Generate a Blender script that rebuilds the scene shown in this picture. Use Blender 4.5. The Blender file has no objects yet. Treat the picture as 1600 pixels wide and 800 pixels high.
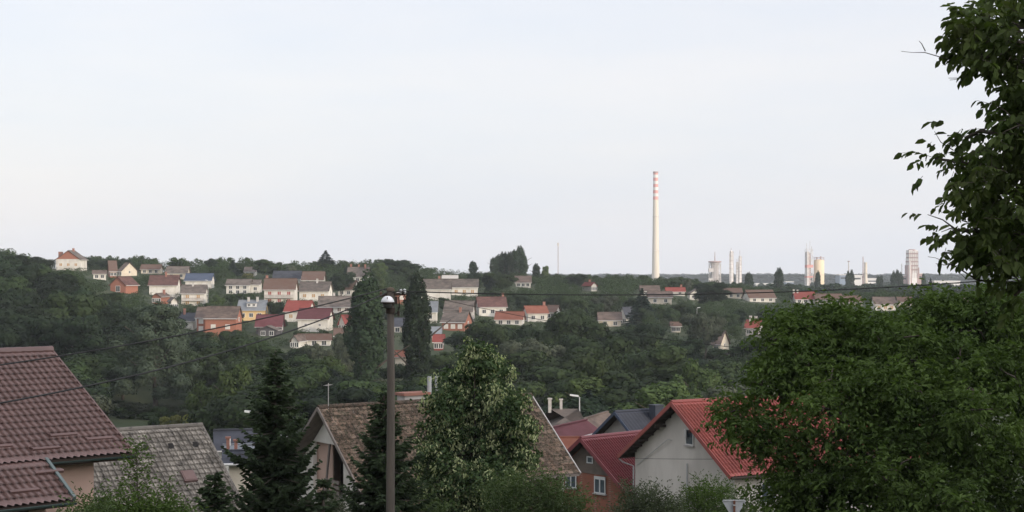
import bpy, math, random
import numpy as np
from mathutils import Vector, Matrix

rnd = random.Random(7)
F, HY = 2400.0, 425.0          # focal length and horizon row of a 1600 px wide picture
C = bpy.context.scene.collection
scene = bpy.context.scene

# ---------------------------------------------------------------- camera
cam = bpy.data.cameras.new('camera')
cam.lens = 54.0; cam.sensor_width = 36.0; cam.sensor_fit = 'HORIZONTAL'
cam.shift_y = 25.0 / 1600.0; cam.clip_start = 0.2; cam.clip_end = 60000
camo = bpy.data.objects.new('camera', cam); C.objects.link(camo)
camo.location = (0, 0, 0); camo.rotation_euler = (math.radians(90), 0, 0)
scene.camera = camo

# ---------------------------------------------------------------- sky, sun, exposure
SUN_EL, SUN_AZ = 8.5, 131.0    # degrees; azimuth clockwise from +Y (behind the camera, to the right)
world = bpy.data.worlds.new('World'); scene.world = world; world.use_nodes = True
nt = world.node_tree; nt.nodes.clear()
wo = nt.nodes.new('ShaderNodeOutputWorld')
sky = nt.nodes.new('ShaderNodeTexSky'); sky.sky_type = 'NISHITA'; sky.sun_disc = False
sky.sun_elevation = math.radians(SUN_EL); sky.sun_rotation = math.radians(SUN_AZ)
sky.air_density = 1.0; sky.dust_density = 3.0; sky.ozone_density = 1.5; sky.altitude = 100
bg1 = nt.nodes.new('ShaderNodeBackground'); bg1.inputs[1].default_value = 0.045
nt.links.new(sky.outputs[0], bg1.inputs[0])
# the thin veil of high cloud over the whole sky
tc = nt.nodes.new('ShaderNodeTexCoord'); mp = nt.nodes.new('ShaderNodeMapping'); mp.inputs['Scale'].default_value = (1.0, 1.0, 5.0)
nz = nt.nodes.new('ShaderNodeTexNoise'); nz.inputs['Scale'].default_value = 2.6; nz.inputs['Detail'].default_value = 7; nz.inputs['Roughness'].default_value = 0.55
cr = nt.nodes.new('ShaderNodeValToRGB')
cr.color_ramp.elements[0].position = 0.36; cr.color_ramp.elements[0].color = (0.74, 0.755, 0.83, 1)
cr.color_ramp.elements[1].position = 0.66; cr.color_ramp.elements[1].color = (0.835, 0.805, 0.83, 1)
nt.links.new(tc.outputs['Generated'], mp.inputs[0]); nt.links.new(mp.outputs[0], nz.inputs['Vector']); nt.links.new(nz.outputs[0], cr.inputs[0])
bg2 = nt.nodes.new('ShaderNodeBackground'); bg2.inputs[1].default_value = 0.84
nt.links.new(cr.outputs[0], bg2.inputs[0])
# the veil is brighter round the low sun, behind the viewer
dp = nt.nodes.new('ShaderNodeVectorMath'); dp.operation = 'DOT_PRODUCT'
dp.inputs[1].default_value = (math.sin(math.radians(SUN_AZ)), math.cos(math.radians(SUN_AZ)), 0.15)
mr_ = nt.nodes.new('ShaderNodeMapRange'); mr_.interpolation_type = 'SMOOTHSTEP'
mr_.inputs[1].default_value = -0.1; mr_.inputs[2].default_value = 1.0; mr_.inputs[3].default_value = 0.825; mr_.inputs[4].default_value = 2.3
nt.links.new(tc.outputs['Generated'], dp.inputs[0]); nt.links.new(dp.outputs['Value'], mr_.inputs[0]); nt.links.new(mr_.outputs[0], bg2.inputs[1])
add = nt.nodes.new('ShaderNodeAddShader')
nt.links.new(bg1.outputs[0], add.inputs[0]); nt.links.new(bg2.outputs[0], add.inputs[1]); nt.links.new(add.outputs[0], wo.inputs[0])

sl = bpy.data.lights.new('sun', 'SUN'); sl.energy = 2.6; sl.angle = math.radians(2.0); sl.color = (1.0, 0.86, 0.69)
so = bpy.data.objects.new('sun', sl); C.objects.link(so)
az, el = math.radians(SUN_AZ), math.radians(SUN_EL)
sdir = Vector((math.sin(az) * math.cos(el), math.cos(az) * math.cos(el), math.sin(el)))
so.rotation_euler = sdir.to_track_quat('Z', 'Y').to_euler()
scene.view_settings.view_transform = 'Standard'; scene.view_settings.look = 'None'
scene.view_settings.exposure = 0.25; scene.view_settings.gamma = 1.0; scene.view_settings.use_curve_mapping = False
scene.render.engine = 'CYCLES'
cy = scene.cycles
cy.use_denoising = True; cy.max_bounces = 5; cy.diffuse_bounces = 3; cy.glossy_bounces = 2; cy.transmission_bounces = 2
cy.volume_bounces = 2; cy.transparent_max_bounces = 4; cy.caustics_reflective = False; cy.caustics_refractive = False

# ---------------------------------------------------------------- helpers
def P(px, py, Y):
    return Vector(((px - 800) / F * Y, Y, (HY - py) / F * Y))

def newmesh(name, verts, faces, mats, tint=None, mi=None, smooth=False):
    me = bpy.data.meshes.new(name)
    if isinstance(verts, np.ndarray):
        nv = len(verts); me.vertices.add(nv); me.vertices.foreach_set('co', verts.astype(np.float32).ravel())
        f = np.asarray(faces, dtype=np.int32); k = f.shape[1]
        me.loops.add(f.size); me.loops.foreach_set('vertex_index', f.ravel())
        me.polygons.add(len(f)); me.polygons.foreach_set('loop_start', np.arange(0, f.size, k, dtype=np.int32))
        me.polygons.foreach_set('loop_total', np.full(len(f), k, dtype=np.int32))
        me.update(calc_edges=True)
    else:
        me.from_pydata([tuple(v) for v in verts], [], faces); me.update()
    for m in (mats if isinstance(mats, (list, tuple)) else [mats]):
        me.materials.append(m)
    if mi is not None: me.polygons.foreach_set('material_index', np.asarray(mi, dtype=np.int32))
    if tint is not None:
        a = me.attributes.new('tint', 'FLOAT', 'FACE'); a.data.foreach_set('value', np.asarray(tint, dtype=np.float32))
    if smooth: me.polygons.foreach_set('use_smooth', np.ones(len(me.polygons), dtype=bool))
    return me

def link(name, data, parent=None, loc=None):
    o = bpy.data.objects.new(name, data); C.objects.link(o)
    if parent is not None: o.parent = parent
    if loc is not None: o.location = loc
    return o

def tag(o, label, cat, group=None):
    o['label'] = label; o['category'] = cat
    if group: o['group'] = group
    return o

def thing(name, label, cat, loc=(0, 0, 0), rz=0.0, group=None):
    o = link(name, None); o.location = loc; o.rotation_euler = (0, 0, rz); o.empty_display_size = 0.3
    return tag(o, label, cat, group)

class MB:
    """collects shapes for ONE mesh"""
    def __init__(s, M=None): s.v, s.f, s.M, s.mi, s.cur = [], [], M, [], 0
    def add(s, vs, fs):
        n = len(s.v)
        for v in vs:
            v = Vector(v); s.v.append(s.M @ v if s.M else v)
        s.f += [tuple(i + n for i in f) for f in fs]; s.mi += [s.cur] * len(fs)
        return s
    def box(s, x0, x1, y0, y1, z0, z1):
        vs = [(x, y, z) for z in (z0, z1) for y in (y0, y1) for x in (x0, x1)]
        return s.add(vs, [(0, 2, 3, 1), (4, 5, 7, 6), (0, 1, 5, 4), (2, 6, 7, 3), (0, 4, 6, 2), (1, 3, 7, 5)])
    def beam(s, a, b, w, h, up=(0, 0, 1)):
        a, b = Vector(a), Vector(b); d = (b - a).normalized(); side = d.cross(Vector(up))
        if side.length < 1e-4: side = Vector((1, 0, 0))
        side.normalize(); u = side.cross(d).normalized()
        vs = [p + side * (i * w / 2) + u * (j * h / 2) for p in (a, b) for i, j in ((-1, -1), (1, -1), (1, 1), (-1, 1))]
        return s.add(vs, [(0, 1, 2, 3), (7, 6, 5, 4), (0, 4, 5, 1), (1, 5, 6, 2), (2, 6, 7, 3), (3, 7, 4, 0)])
    def tube(s, pts, rs, n=8, cap=True):
        pts = [Vector(p) for p in pts]
        if not isinstance(rs, (list, tuple)): rs = [rs] * len(pts)
        vs, fs = [], []
        for i, p in enumerate(pts):
            d = (pts[min(i + 1, len(pts) - 1)] - pts[max(i - 1, 0)]).normalized()
            a = d.cross(Vector((0, 0, 1)) if abs(d.z) < 0.95 else Vector((1, 0, 0))).normalized(); b = d.cross(a)
            for k in range(n):
                t = 2 * math.pi * k / n; vs.append(p + (a * math.cos(t) + b * math.sin(t)) * rs[i])
        for i in range(len(pts) - 1):
            for k in range(n):
                k2 = (k + 1) % n; fs.append((i * n + k, (i + 1) * n + k, (i + 1) * n + k2, i * n + k2))
        if cap: fs += [tuple(range(n)), tuple(range((len(pts) - 1) * n, len(pts) * n))[::-1]]
        return s.add(vs, fs)
    def lathe(s, prof, c=(0, 0, 0), n=16):
        vs = [(c[0] + r * math.cos(2 * math.pi * k / n), c[1] + r * math.sin(2 * math.pi * k / n), c[2] + z) for r, z in prof for k in range(n)]
        fs = [(i * n + k, i * n + (k + 1) % n, (i + 1) * n + (k + 1) % n, (i + 1) * n + k) for i in range(len(prof) - 1) for k in range(n)]
        return s.add(vs, fs)
    def prism(s, poly, ext):
        """poly: list of points; ext: extrusion vector"""
        ext = Vector(ext); n = len(poly); vs = [Vector(p) for p in poly] + [Vector(p) + ext for p in poly]
        return s.add(vs, [tuple(range(n))[::-1], tuple(range(n, 2 * n))] + [(i, (i + 1) % n, n + (i + 1) % n, n + i) for i in range(n)])
    def build(s, name, mats, parent=None, smooth=False, loc=None):
        me = newmesh(name, s.v, s.f, mats, mi=s.mi)
        if smooth: me.polygons.foreach_set('use_smooth', np.ones(len(me.polygons), dtype=bool))
        return link(name, me, parent, loc)

def mat(name, c1, c2=None, scale=1.0, rough=0.85, bump=0.0, bscale=None, tint=0.0, objv=0.0, stretch=(1, 1, 1), metal=0.0, hue=0.0, moss=None, mossamt=0.5, spec=0.3):
    """procedural material: two base colours mixed by noise, per-tile/leaf tint, bump"""
    m = bpy.data.materials.new(name); m.use_nodes = True; t = m.node_tree; b = t.nodes['Principled BSDF']
    b.inputs['Roughness'].default_value = rough; b.inputs['Metallic'].default_value = metal
    b.inputs['Specular IOR Level'].default_value = spec
    c2 = c2 or tuple(x * 0.75 for x in c1)
    co = t.nodes.new('ShaderNodeTexCoord'); mp = t.nodes.new('ShaderNodeMapping'); mp.inputs['Scale'].default_value = stretch
    t.links.new(co.outputs['Object'], mp.inputs[0])
    n = t.nodes.new('ShaderNodeTexNoise'); n.inputs['Scale'].default_value = scale; n.inputs['Detail'].default_value = 5; n.inputs['Roughness'].default_value = 0.62
    t.links.new(mp.outputs[0], n.inputs['Vector'])
    r = t.nodes.new('ShaderNodeValToRGB'); r.color_ramp.elements[0].position = 0.35; r.color_ramp.elements[1].position = 0.65
    r.color_ramp.elements[0].color = (*c1, 1); r.color_ramp.elements[1].color = (*c2, 1)
    t.links.new(n.outputs[0], r.inputs[0]); out = r.outputs[0]
    if moss:
        n2 = t.nodes.new('ShaderNodeTexNoise'); n2.inputs['Scale'].default_value = scale * 2.7; n2.inputs['Detail'].default_value = 8; n2.inputs['Roughness'].default_value = 0.75
        t.links.new(mp.outputs[0], n2.inputs['Vector'])
        r2 = t.nodes.new('ShaderNodeValToRGB'); r2.color_ramp.elements[0].position = 1 - mossamt - 0.04; r2.color_ramp.elements[1].position = 1 - mossamt + 0.05
        t.links.new(n2.outputs[0], r2.inputs[0])
        mx = t.nodes.new('ShaderNodeMixRGB'); mx.inputs[2].default_value = (*moss, 1)
        t.links.new(r2.outputs[0], mx.inputs[0]); t.links.new(out, mx.inputs[1]); out = mx.outputs[0]
    if tint or objv:
        hs = t.nodes.new('ShaderNodeHueSaturation'); val = None
        if tint:
            at = t.nodes.new('ShaderNodeAttribute'); at.attribute_name = 'tint'
            mr = t.nodes.new('ShaderNodeMapRange'); mr.inputs[3].default_value = 1 - tint; mr.inputs[4].default_value = 1 + tint
            t.links.new(at.outputs['Fac'], mr.inputs[0]); val = mr.outputs[0]
        if objv:
            oi = t.nodes.new('ShaderNodeObjectInfo')
            mr = t.nodes.new('ShaderNodeMapRange'); mr.inputs[3].default_value = 1 - objv; mr.inputs[4].default_value = 1 + objv
            t.links.new(oi.outputs['Random'], mr.inputs[0])
            mh = t.nodes.new('ShaderNodeMapRange'); mh.inputs[3].default_value = 0.5 - hue; mh.inputs[4].default_value = 0.5 + hue * .6
            mm = t.nodes.new('ShaderNodeMath'); mm.operation = 'MULTIPLY'; mm.inputs[1].default_value = 7.31
            fr = t.nodes.new('ShaderNodeMath'); fr.operation = 'FRACT'
            t.links.new(oi.outputs['Random'], mm.inputs[0]); t.links.new(mm.outputs[0], fr.inputs[0]); t.links.new(fr.outputs[0], mh.inputs[0])
            t.links.new(mh.outputs[0], hs.inputs['Hue'])
            if val is None: val = mr.outputs[0]
            else:
                m2 = t.nodes.new('ShaderNodeMath'); m2.operation = 'MULTIPLY'; t.links.new(val, m2.inputs[0]); t.links.new(mr.outputs[0], m2.inputs[1]); val = m2.outputs[0]
        t.links.new(val, hs.inputs['Value']); t.links.new(out, hs.inputs['Color']); out = hs.outputs[0]
    t.links.new(out, b.inputs['Base Color'])
    if bump:
        nb = t.nodes.new('ShaderNodeTexNoise'); nb.inputs['Scale'].default_value = bscale or scale * 6; nb.inputs['Detail'].default_value = 6
        t.links.new(mp.outputs[0], nb.inputs['Vector'])
        bp = t.nodes.new('ShaderNodeBump'); bp.inputs['Strength'].default_value = bump; bp.inputs['Distance'].default_value = 0.05
        t.links.new(nb.outputs[0], bp.inputs['Height']); t.links.new(bp.outputs[0], b.inputs['Normal'])
    return m

def brickmat(name, c1, c2, mortar, scale=4.0):
    m = mat(name, c1, c2, 1.5, 0.9); t = m.node_tree; b = t.nodes['Principled BSDF']
    old = b.inputs['Base Color'].links[0].from_socket
    tc = t.nodes.new('ShaderNodeTexCoord'); sp = t.nodes.new('ShaderNodeSeparateXYZ'); cb = t.nodes.new('ShaderNodeCombineXYZ')
    ad = t.nodes.new('ShaderNodeMath'); ad.operation = 'ADD'
    t.links.new(tc.outputs['Object'], sp.inputs[0]); t.links.new(sp.outputs[0], ad.inputs[0]); t.links.new(sp.outputs[1], ad.inputs[1])
    t.links.new(ad.outputs[0], cb.inputs[0]); t.links.new(sp.outputs[2], cb.inputs[1])
    br = t.nodes.new('ShaderNodeTexBrick'); br.inputs['Scale'].default_value = scale; br.inputs['Mortar Size'].default_value = 0.018
    br.inputs['Color1'].default_value = (*c1, 1); br.inputs['Color2'].default_value = (*c2, 1); br.inputs['Mortar'].default_value = (*mortar, 1)
    t.links.new(cb.outputs[0], br.inputs['Vector'])
    mx = t.nodes.new('ShaderNodeMixRGB'); mx.inputs[0].default_value = 0.6
    t.links.new(old, mx.inputs[1]); t.links.new(br.outputs[0], mx.inputs[2]); t.links.new(mx.outputs[0], b.inputs['Base Color'])
    return m

def leafmat(name, c1, c2, tint=0.2, objv=0.36, trans=0.22, scale=0.35):
    m = mat(name, c1, c2, scale, 0.75, tint=tint, objv=objv, spec=0.15, hue=0.010); t = m.node_tree; b = t.nodes['Principled BSDF']
    col = b.inputs['Base Color'].links[0].from_socket
    tr = t.nodes.new('ShaderNodeBsdfTranslucent'); mx = t.nodes.new('ShaderNodeMixShader'); mx.inputs[0].default_value = trans
    br = t.nodes.new('ShaderNodeMixRGB'); br.blend_type = 'MULTIPLY'; br.inputs[0].default_value = 1; br.inputs[2].default_value = (1.15, 1.3, 0.6, 1)
    t.links.new(col, br.inputs[1]); t.links.new(br.outputs[0], tr.inputs[0])
    t.links.new(b.outputs[0], mx.inputs[1]); t.links.new(tr.outputs[0], mx.inputs[2]); t.links.new(mx.outputs[0], t.nodes['Material Output'].inputs[0])
    return m

# materials of things
M = {}
M['white'] = mat('white_render', (0.62, 0.60, 0.55), (0.47, 0.445, 0.40), 0.5, 0.9, stretch=(1, 1, .5), objv=0.08)
M['cream'] = mat('cream_render', (0.56, 0.50, 0.40), (0.47, 0.41, 0.33), 0.8, 0.9)
M['yellow'] = mat('yellow_render', (0.60, 0.43, 0.22), (0.54, 0.38, 0.20), 0.8, 0.9)
M['greywall'] = mat('grey_render', (0.36, 0.34, 0.32), (0.29, 0.27, 0.26), 0.8, 0.9)
M['darkwall'] = mat('dark_cladding', (0.07, 0.065, 0.07), (0.09, 0.085, 0.09), 0.8, 0.8)
M['pink'] = mat('pinkish_render', (0.45, 0.32, 0.26), (0.40, 0.285, 0.235), 0.6, 0.9, bump=0.15, bscale=60)
M['brick'] = brickmat('red_brick', (0.27, 0.10, 0.062), (0.21, 0.08, 0.05), (0.30, 0.22, 0.18))
M['brick2'] = brickmat('orange_brick', (0.31, 0.115, 0.072), (0.24, 0.095, 0.06), (0.27, 0.20, 0.165))
def roofm(n, a, b, sc=.45): return mat(n, tuple(q * .78 for q in a), tuple(q * 1.3 for q in b), sc, 0.85, stretch=(1, 1, 2.5), objv=0.12)
M['r_brown'] = roofm('brown_roof_tiles', (0.076, 0.055, 0.048), (0.105, 0.079, 0.065))
M['r_greybrown'] = roofm('weathered_roof_tiles', (0.074, 0.062, 0.055), (0.109, 0.090, 0.077))
M['r_maroon'] = roofm('maroon_roof_sheet', (0.101, 0.031, 0.034), (0.081, 0.027, 0.031))
M['r_red'] = roofm('red_roof_tiles', (0.202, 0.046, 0.034), (0.153, 0.037, 0.031))
M['r_orange'] = roofm('orange_roof_tiles', (0.202, 0.070, 0.042), (0.162, 0.062, 0.042))
M['r_rust'] = roofm('faded_clay_roof_tiles', (0.119, 0.064, 0.046), (0.079, 0.055, 0.044))
M['r_blue'] = roofm('blue_metal_roof', (0.055, 0.072, 0.106), (0.043, 0.055, 0.085))
M['r_dark'] = roofm('dark_slate_roof', (0.032, 0.035, 0.045), (0.042, 0.045, 0.056))
M['r_grey'] = roofm('grey_metal_roof', (0.176, 0.192, 0.208), (0.144, 0.156, 0.168))
M['r_dbrown'] = roofm('chocolate_roof_tiles', (0.075, 0.036, 0.031), (0.091, 0.046, 0.039))
M['glass'] = mat('window_glass', (0.03, 0.035, 0.04), (0.05, 0.055, 0.06), 2, 0.15, spec=0.6)
M['frame'] = mat('window_frame_paint', (0.62, 0.61, 0.58), (0.55, 0.54, 0.52), 2, 0.5)
M['shut_red'] = mat('red_shutter', (0.30, 0.07, 0.05), (0.22, 0.06, 0.05), 2, 0.7)
M['shut_ochre'] = mat('ochre_shutter', (0.42, 0.27, 0.13), (0.34, 0.22, 0.11), 2, 0.7)
M['shut_brown'] = mat('brown_shutter', (0.10, 0.06, 0.045), (0.13, 0.08, 0.06), 2, 0.7)
M['chim'] = brickmat('chimney_brick', (0.30, 0.13, 0.09), (0.22, 0.10, 0.075), (0.28, 0.24, 0.21))
M['chimw'] = mat('chimney_render', (0.45, 0.43, 0.40), (0.35, 0.33, 0.31), 2, 0.9)
M['bark'] = mat('bark', (0.055, 0.045, 0.036), (0.09, 0.075, 0.06), 3, 0.95, bump=0.4, bscale=14, stretch=(1, 1, .25))
M['soil'] = mat('dark_gap', (0.02, 0.018, 0.016), (0.025, 0.022, 0.02), 2, 0.95)
L = {}
L['broad'] = leafmat('broadleaf_foliage', (0.0302, 0.0481, 0.0161), (0.0205, 0.0348, 0.0132))
L['dark'] = leafmat('dark_foliage', (0.0181, 0.0325, 0.0138), (0.0128, 0.0236, 0.0110))
L['light'] = leafmat('light_foliage', (0.0580, 0.0840, 0.0273), (0.0422, 0.0657, 0.0219))
L['silver'] = leafmat('silvery_foliage', (0.0671, 0.0779, 0.0512), (0.0530, 0.0644, 0.0416))
L['conif'] = leafmat('conifer_needles', (0.0176, 0.0320, 0.0208), (0.0120, 0.0224, 0.0160), trans=0.1)
L['purple'] = leafmat('purple_foliage', (0.035, 0.020, 0.026), (0.025, 0.016, 0.02))
L['poplar'] = leafmat('poplar_foliage', (0.0274, 0.0466, 0.0213), (0.0192, 0.0341, 0.0169))
L['dusky'] = leafmat('dusky_poplar_foliage', (0.0616, 0.0836, 0.0550), (0.0462, 0.0660, 0.0440))
L['yellowg'] = leafmat('yellow_green_foliage', (0.17, 0.17, 0.05), (0.12, 0.13, 0.04))

# ---------------------------------------------------------------- ground
def lerp(x, xs, ys): return float(np.interp(x, xs, ys))
def crest(px): return np.interp(px, [-500, 0, 160, 300, 620, 720, 850, 1000, 1200, 1700, 2200], [-4, -4, -2.5, -1.0, -1.0, -3.5, -6.5, -8, -12, -13, -13])
def hill_s(Y): return np.interp(Y, [320, 380, 450, 600, 700, 760, 880], [0, .1, .27, .70, 1.0, 1.03, .85])
def ground(x, y):
    x = np.asarray(x, dtype=float); y = np.asarray(y, dtype=float)
    px = 800 + F * x / np.maximum(y, 60)
    near = np.interp(y, [-400, -170, -120, 0, 20, 43, 75, 110, 150, 220, 320, 1e5], [44, 50, 44, -1.7, -5.6, -9.5, -14.5, -19, -23, -28, -28.7, -28.7])  # the rise behind the viewer is unseen, shaped to shade the foreground
    s = hill_s(y)
    s = s * np.interp(y, [880, 1150, 1500, 1e6], [1, .55, .16, .16])
    cz = crest(px)
    z = np.where(y > 320, -28.7 + (cz + 28.7) * s, near)
    z = np.where(y > 1500, np.interp(y, [1500, 1800, 1e6], [0, 1, 1]) * (-25 - z) + z, z)
    amp = np.interp(px, [-500, 0, 100, 200, 300], [15, 14, 11.5, 5, 0])
    sg = np.where(y < 430, 95.0, 290.0)
    z = z + np.where(y > 120, amp * np.exp(-((y - 430) / sg) ** 2), 0)
    return z
def hit(px, py, Y0=335, Y1=1300):
    ys = np.arange(Y0, Y1, 1.5)
    zr = (HY - py) / F * ys; zg = ground((px - 800) / F * ys, ys)
    i = np.nonzero(zg >= zr)[0]
    return float(ys[i[0]]) if len(i) else 700.0

xs = np.unique(np.concatenate([np.linspace(-60, 60, 41), np.linspace(-420, 420, 106), np.sign(np.linspace(-1, 1, 41)) * 420 + np.sign(np.linspace(-1, 1, 41)) * (np.abs(np.linspace(-1, 1, 41)) ** 2) * 3700]))
ys = np.unique(np.concatenate([np.linspace(-500, -60, 23), np.linspace(-60, 160, 60), np.linspace(160, 900, 112), np.linspace(900, 3000, 40), np.geomspace(3000, 6500, 10)]))
XX, YY = np.meshgrid(xs, ys)
ZZ = ground(XX, YY)
rg = np.random.default_rng(3)
ZZ = ZZ + rg.normal(0, .12, ZZ.shape) * (YY > 20)
gv = np.stack([XX, YY, ZZ], -1).reshape(-1, 3)
nxx, nyy = len(xs), len(ys)
ii = (np.arange(nyy - 1)[:, None] * nxx + np.arange(nxx - 1)[None, :]).ravel()
gf = np.stack([ii, ii + 1, ii + 1 + nxx, ii + nxx], -1)
M['grass'] = mat('meadow_ground', (0.030, 0.045, 0.018), (0.050, 0.060, 0.026), 0.05, 0.95, bump=0.5, bscale=2.0)
g = link('ground', newmesh('ground', gv, gf, M['grass'], smooth=True)); g['kind'] = 'structure'

# haze: the air of the whole valley
hb = MB().box(-4200, 4200, -560, 6600, -48, 175)
M['haze'] = bpy.data.materials.new('haze_air'); M['haze'].use_nodes = True
t = M['haze'].node_tree; t.nodes.clear(); ho = t.nodes.new('ShaderNodeOutputMaterial'); hv = t.nodes.new('ShaderNodeVolumePrincipled')
hv.inputs['Color'].default_value = (0.86, 0.93, 1.0, 1); hv.inputs['Density'].default_value = 0.00009; hv.inputs['Anisotropy'].default_value = 0.0
t.links.new(hv.outputs[0], ho.inputs['Volume'])
h = hb.build('haze', M['haze']); h['kind'] = 'stuff'; h['label'] = 'thin pale evening haze over the valley'

# ---------------------------------------------------------------- far houses
SHUT = {}
_wm = {}
def window_mesh(w, h, m):
    k = (round(w, 1), round(h, 1), m.name)
    if k not in _wm:
        _wm[k] = (MB().box(-w / 2, w / 2, -0.05, 0.04, -h / 2, h / 2), MB().box(-w / 2 - .12, w / 2 + .12, -0.09, 0.03, h / 2, h / 2 + .13).box(-w / 2 - .12, w / 2 + .12, -0.12, 0.03, -h / 2 - .13, -h / 2)
                  .box(-w / 2 - .12, -w / 2, -0.09, 0.03, -h / 2, h / 2).box(w / 2, w / 2 + .12, -0.09, 0.03, -h / 2, h / 2).box(-.05, .05, -0.07, 0.03, -h / 2, h / 2))
        a, b = _wm[k]
        _wm[k] = (newmesh('window', a.v, a.f, m), newmesh('frame', b.v, b.f, M['frame']))
    return _wm[k]
def window(parent, x, y, z, w, h, rz=0.0, m=None):
    a, b = window_mesh(w, h, m or M['glass'])
    o = link('window', a, parent, (x, y, z)); o.rotation_euler = (0, 0, rz); link('frame', b, o)
    return o

BOXES = []                       # picture boxes of the village houses, to keep the sight lines open
def house(label, pl, pr, yr, ye, yb, wall, roof, gable=False, rot=0.0, win=None, wm=None, chim=(), hip=0.0, W=None, Y=None, gablem=None, balcony=False, dormer=False, chimm='chim', chs=1.0, name='house', wsize=(1.2, 1.2), sink=2.5, pitch=36, over=0.55, Ln=None, guard=True, vis=True):
    Y = Y or hit((pl + pr) / 2, yb)
    k = Y / F
    rise = (ye - yr) * k; hw = (yb - ye) * k; wpx = (pr - pl) * k
    th = math.radians(rot)
    if gable:
        Wd = wpx / max(math.cos(th), .5) - 0.0; Ln_ = Ln or 9.5
        Wd = max(3, (wpx - Ln_ * abs(math.sin(th)) * .6) / math.cos(th))
    else:
        Wd = W or min(11, max(4.5, 2 * rise / math.tan(math.radians(pitch))))
        Ln_ = max(3, (wpx - Wd * abs(math.sin(th)) * .8) / math.cos(th))
    depth = (Ln_ if gable else Wd) / 2
    cx = ((pl + pr) / 2 - 800) * k; cz = (HY - yb) * k
    root = thing(name, label, 'house', (cx, Y + depth, cz), th + (math.pi / 2 if gable else 0))
    ov = over; a, b = Ln_ / 2 - ov, Wd / 2 - ov        # walls inside the eaves
    tp = rise / (Wd / 2)
    zt = hw + ov * tp - .06
    hw_ = zt
    w = MB()
    # walls: closed pentagonal prism
    if hip: w.box(-a, a, -b, b, -sink, hw_ )
    else: w.prism([(-a, -b, -sink), (-a, b, -sink), (-a, b, hw_), (-a, 0, hw_ + b * tp), (-a, -b, hw_)], (2 * a, 0, 0))
    w.build('wall', wall, root)
    if gablem:
        for sx in (-1, 1):
            gx = sx * (a + .03)
            MB().prism([(gx, -b, hw_), (gx, b, hw_), (gx, 0, hw_ + b * tp)], (-sx * .06, 0, 0)).build('gable', gablem, root)
    # roof
    r = MB(); tt = 0.14; hx = hip * Wd / 2
    if hip:
        bot = [(-a - ov, -b - ov, hw), (a + ov, -b - ov, hw), (a + ov, b + ov, hw), (-a - ov, b + ov, hw)]
        top = [(-a - ov + hx, 0, hw + rise), (a + ov - hx, 0, hw + rise)]
        vs = bot + [(x, y, z - tt) for x, y, z in bot] + top
        r.add(vs, [(0, 1, 9, 8), (1, 2, 9), (2, 3, 8, 9), (3, 0, 8), (4, 5, 1, 0), (5, 6, 2, 1), (6, 7, 3, 2), (7, 4, 0, 3), (7, 6, 5, 4)])
    else:
        r.prism([(-a - ov, -b - ov, hw), (-a - ov, 0, hw + rise), (-a - ov, b + ov, hw), (-a - ov, b + ov, hw - tt), (-a - ov, 0, hw + rise - tt), (-a - ov, -b - ov, hw - tt)], (2 * (a + ov), 0, 0))
        r.beam((-a - ov, 0, hw + rise + .02), (a + ov, 0, hw + rise + .02), .3, .12)
    ro = r.build('roof', roof, root)
    MB().tube([(-a - ov, -b - ov - .05, hw - .06), (a + ov, -b - ov - .05, hw - .06)], .09, 6).build('gutter', M['frame'] if rnd.random() < .5 else M['chimw'], root)
    for cf in chim:
        x = cf * (a + ov); ch = (1.1 + .5 * rnd.random()) * (chs + 1) / 2; s_ = (.32 + .1 * rnd.random()) * chs
        cy_ = rnd.choice((-.5, .4)) if not hip else 0
        zc = hw + rise - abs(cy_) * tp
        MB().box(x - s_, x + s_, cy_ - s_, cy_ + s_, zc - .4, zc + ch).box(x - s_ - .07, x + s_ + .07, cy_ - s_ - .07, cy_ + s_ + .07, zc + ch, zc + ch + .12).build('chimney', M[chimm], ro)
    # windows on the face turned to the viewer
    if win is None and hw > 1.6: win = (1, 2) if Ln_ < 9 else (1, 3)
    if win:
        rows, cols = win; fl = hw / rows
        for i in range(rows):
            for j in range(cols):
                z = fl * i + fl * .56; f = (j + .5) / cols * 2 - 1
                if gable: window(root, -a - .01, f * b * .92, z, wsize[0], wsize[1], -math.pi / 2, wm)
                else: window(root, f * a * .94, -b - .01, z, wsize[0], wsize[1], 0, wm)
    if not gable and not hip:
        for sx in (-1, 1): window(root, sx * (a + .01), 0.2, max(.8, hw - .3), .8, 1.0, sx * math.pi / 2, M['glass'])
    if balcony:
        z = hw * .48
        MB().box(-a * .95, a * .95, -b - 1.2, -b, z - .18, z).build('balcony_slab', M['chimw'], root)
        rl = MB().beam((-a * .95, -b - 1.15, z + .95), (a * .95, -b - 1.15, z + .95), .08, .08).beam((-a * .95, -b - 1.15, z + .5), (a * .95, -b - 1.15, z + .5), .05, .05)
        nn = int(a * 2 / .5)
        for q in range(nn + 1):
            x = -a * .95 + q * 1.9 * a / nn; rl.beam((x, -b - 1.15, z), (x, -b - 1.15, z + .95), .05, .05)
        rl.build('railing', M['shut_brown'], root)
    if dormer:
        zc = hw + rise * .38; yy = -(Wd / 2) * .62
        MB().box(-1.6, 1.6, yy - .5, yy + 2.2, zc - .2, zc + 1.0).build('dormer', M['frame'], root)
        MB().prism([(-1.9, yy - .8, zc + 1.0), (1.9, yy - .8, zc + 1.0), (1.9, yy + 2.4, zc + 1.5), (-1.9, yy + 2.4, zc + 1.5)], (0, 0, .1)).build('dormer_roof', roof, root)
        for x in (-.8, .8): window(root, x, yy - .52, zc + .45, .8, .7)
    if vis: BOXES.append((pl - 2, pr + 2, yr - 1, ye + .50 * (yb - ye), Y))
    return root

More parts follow.
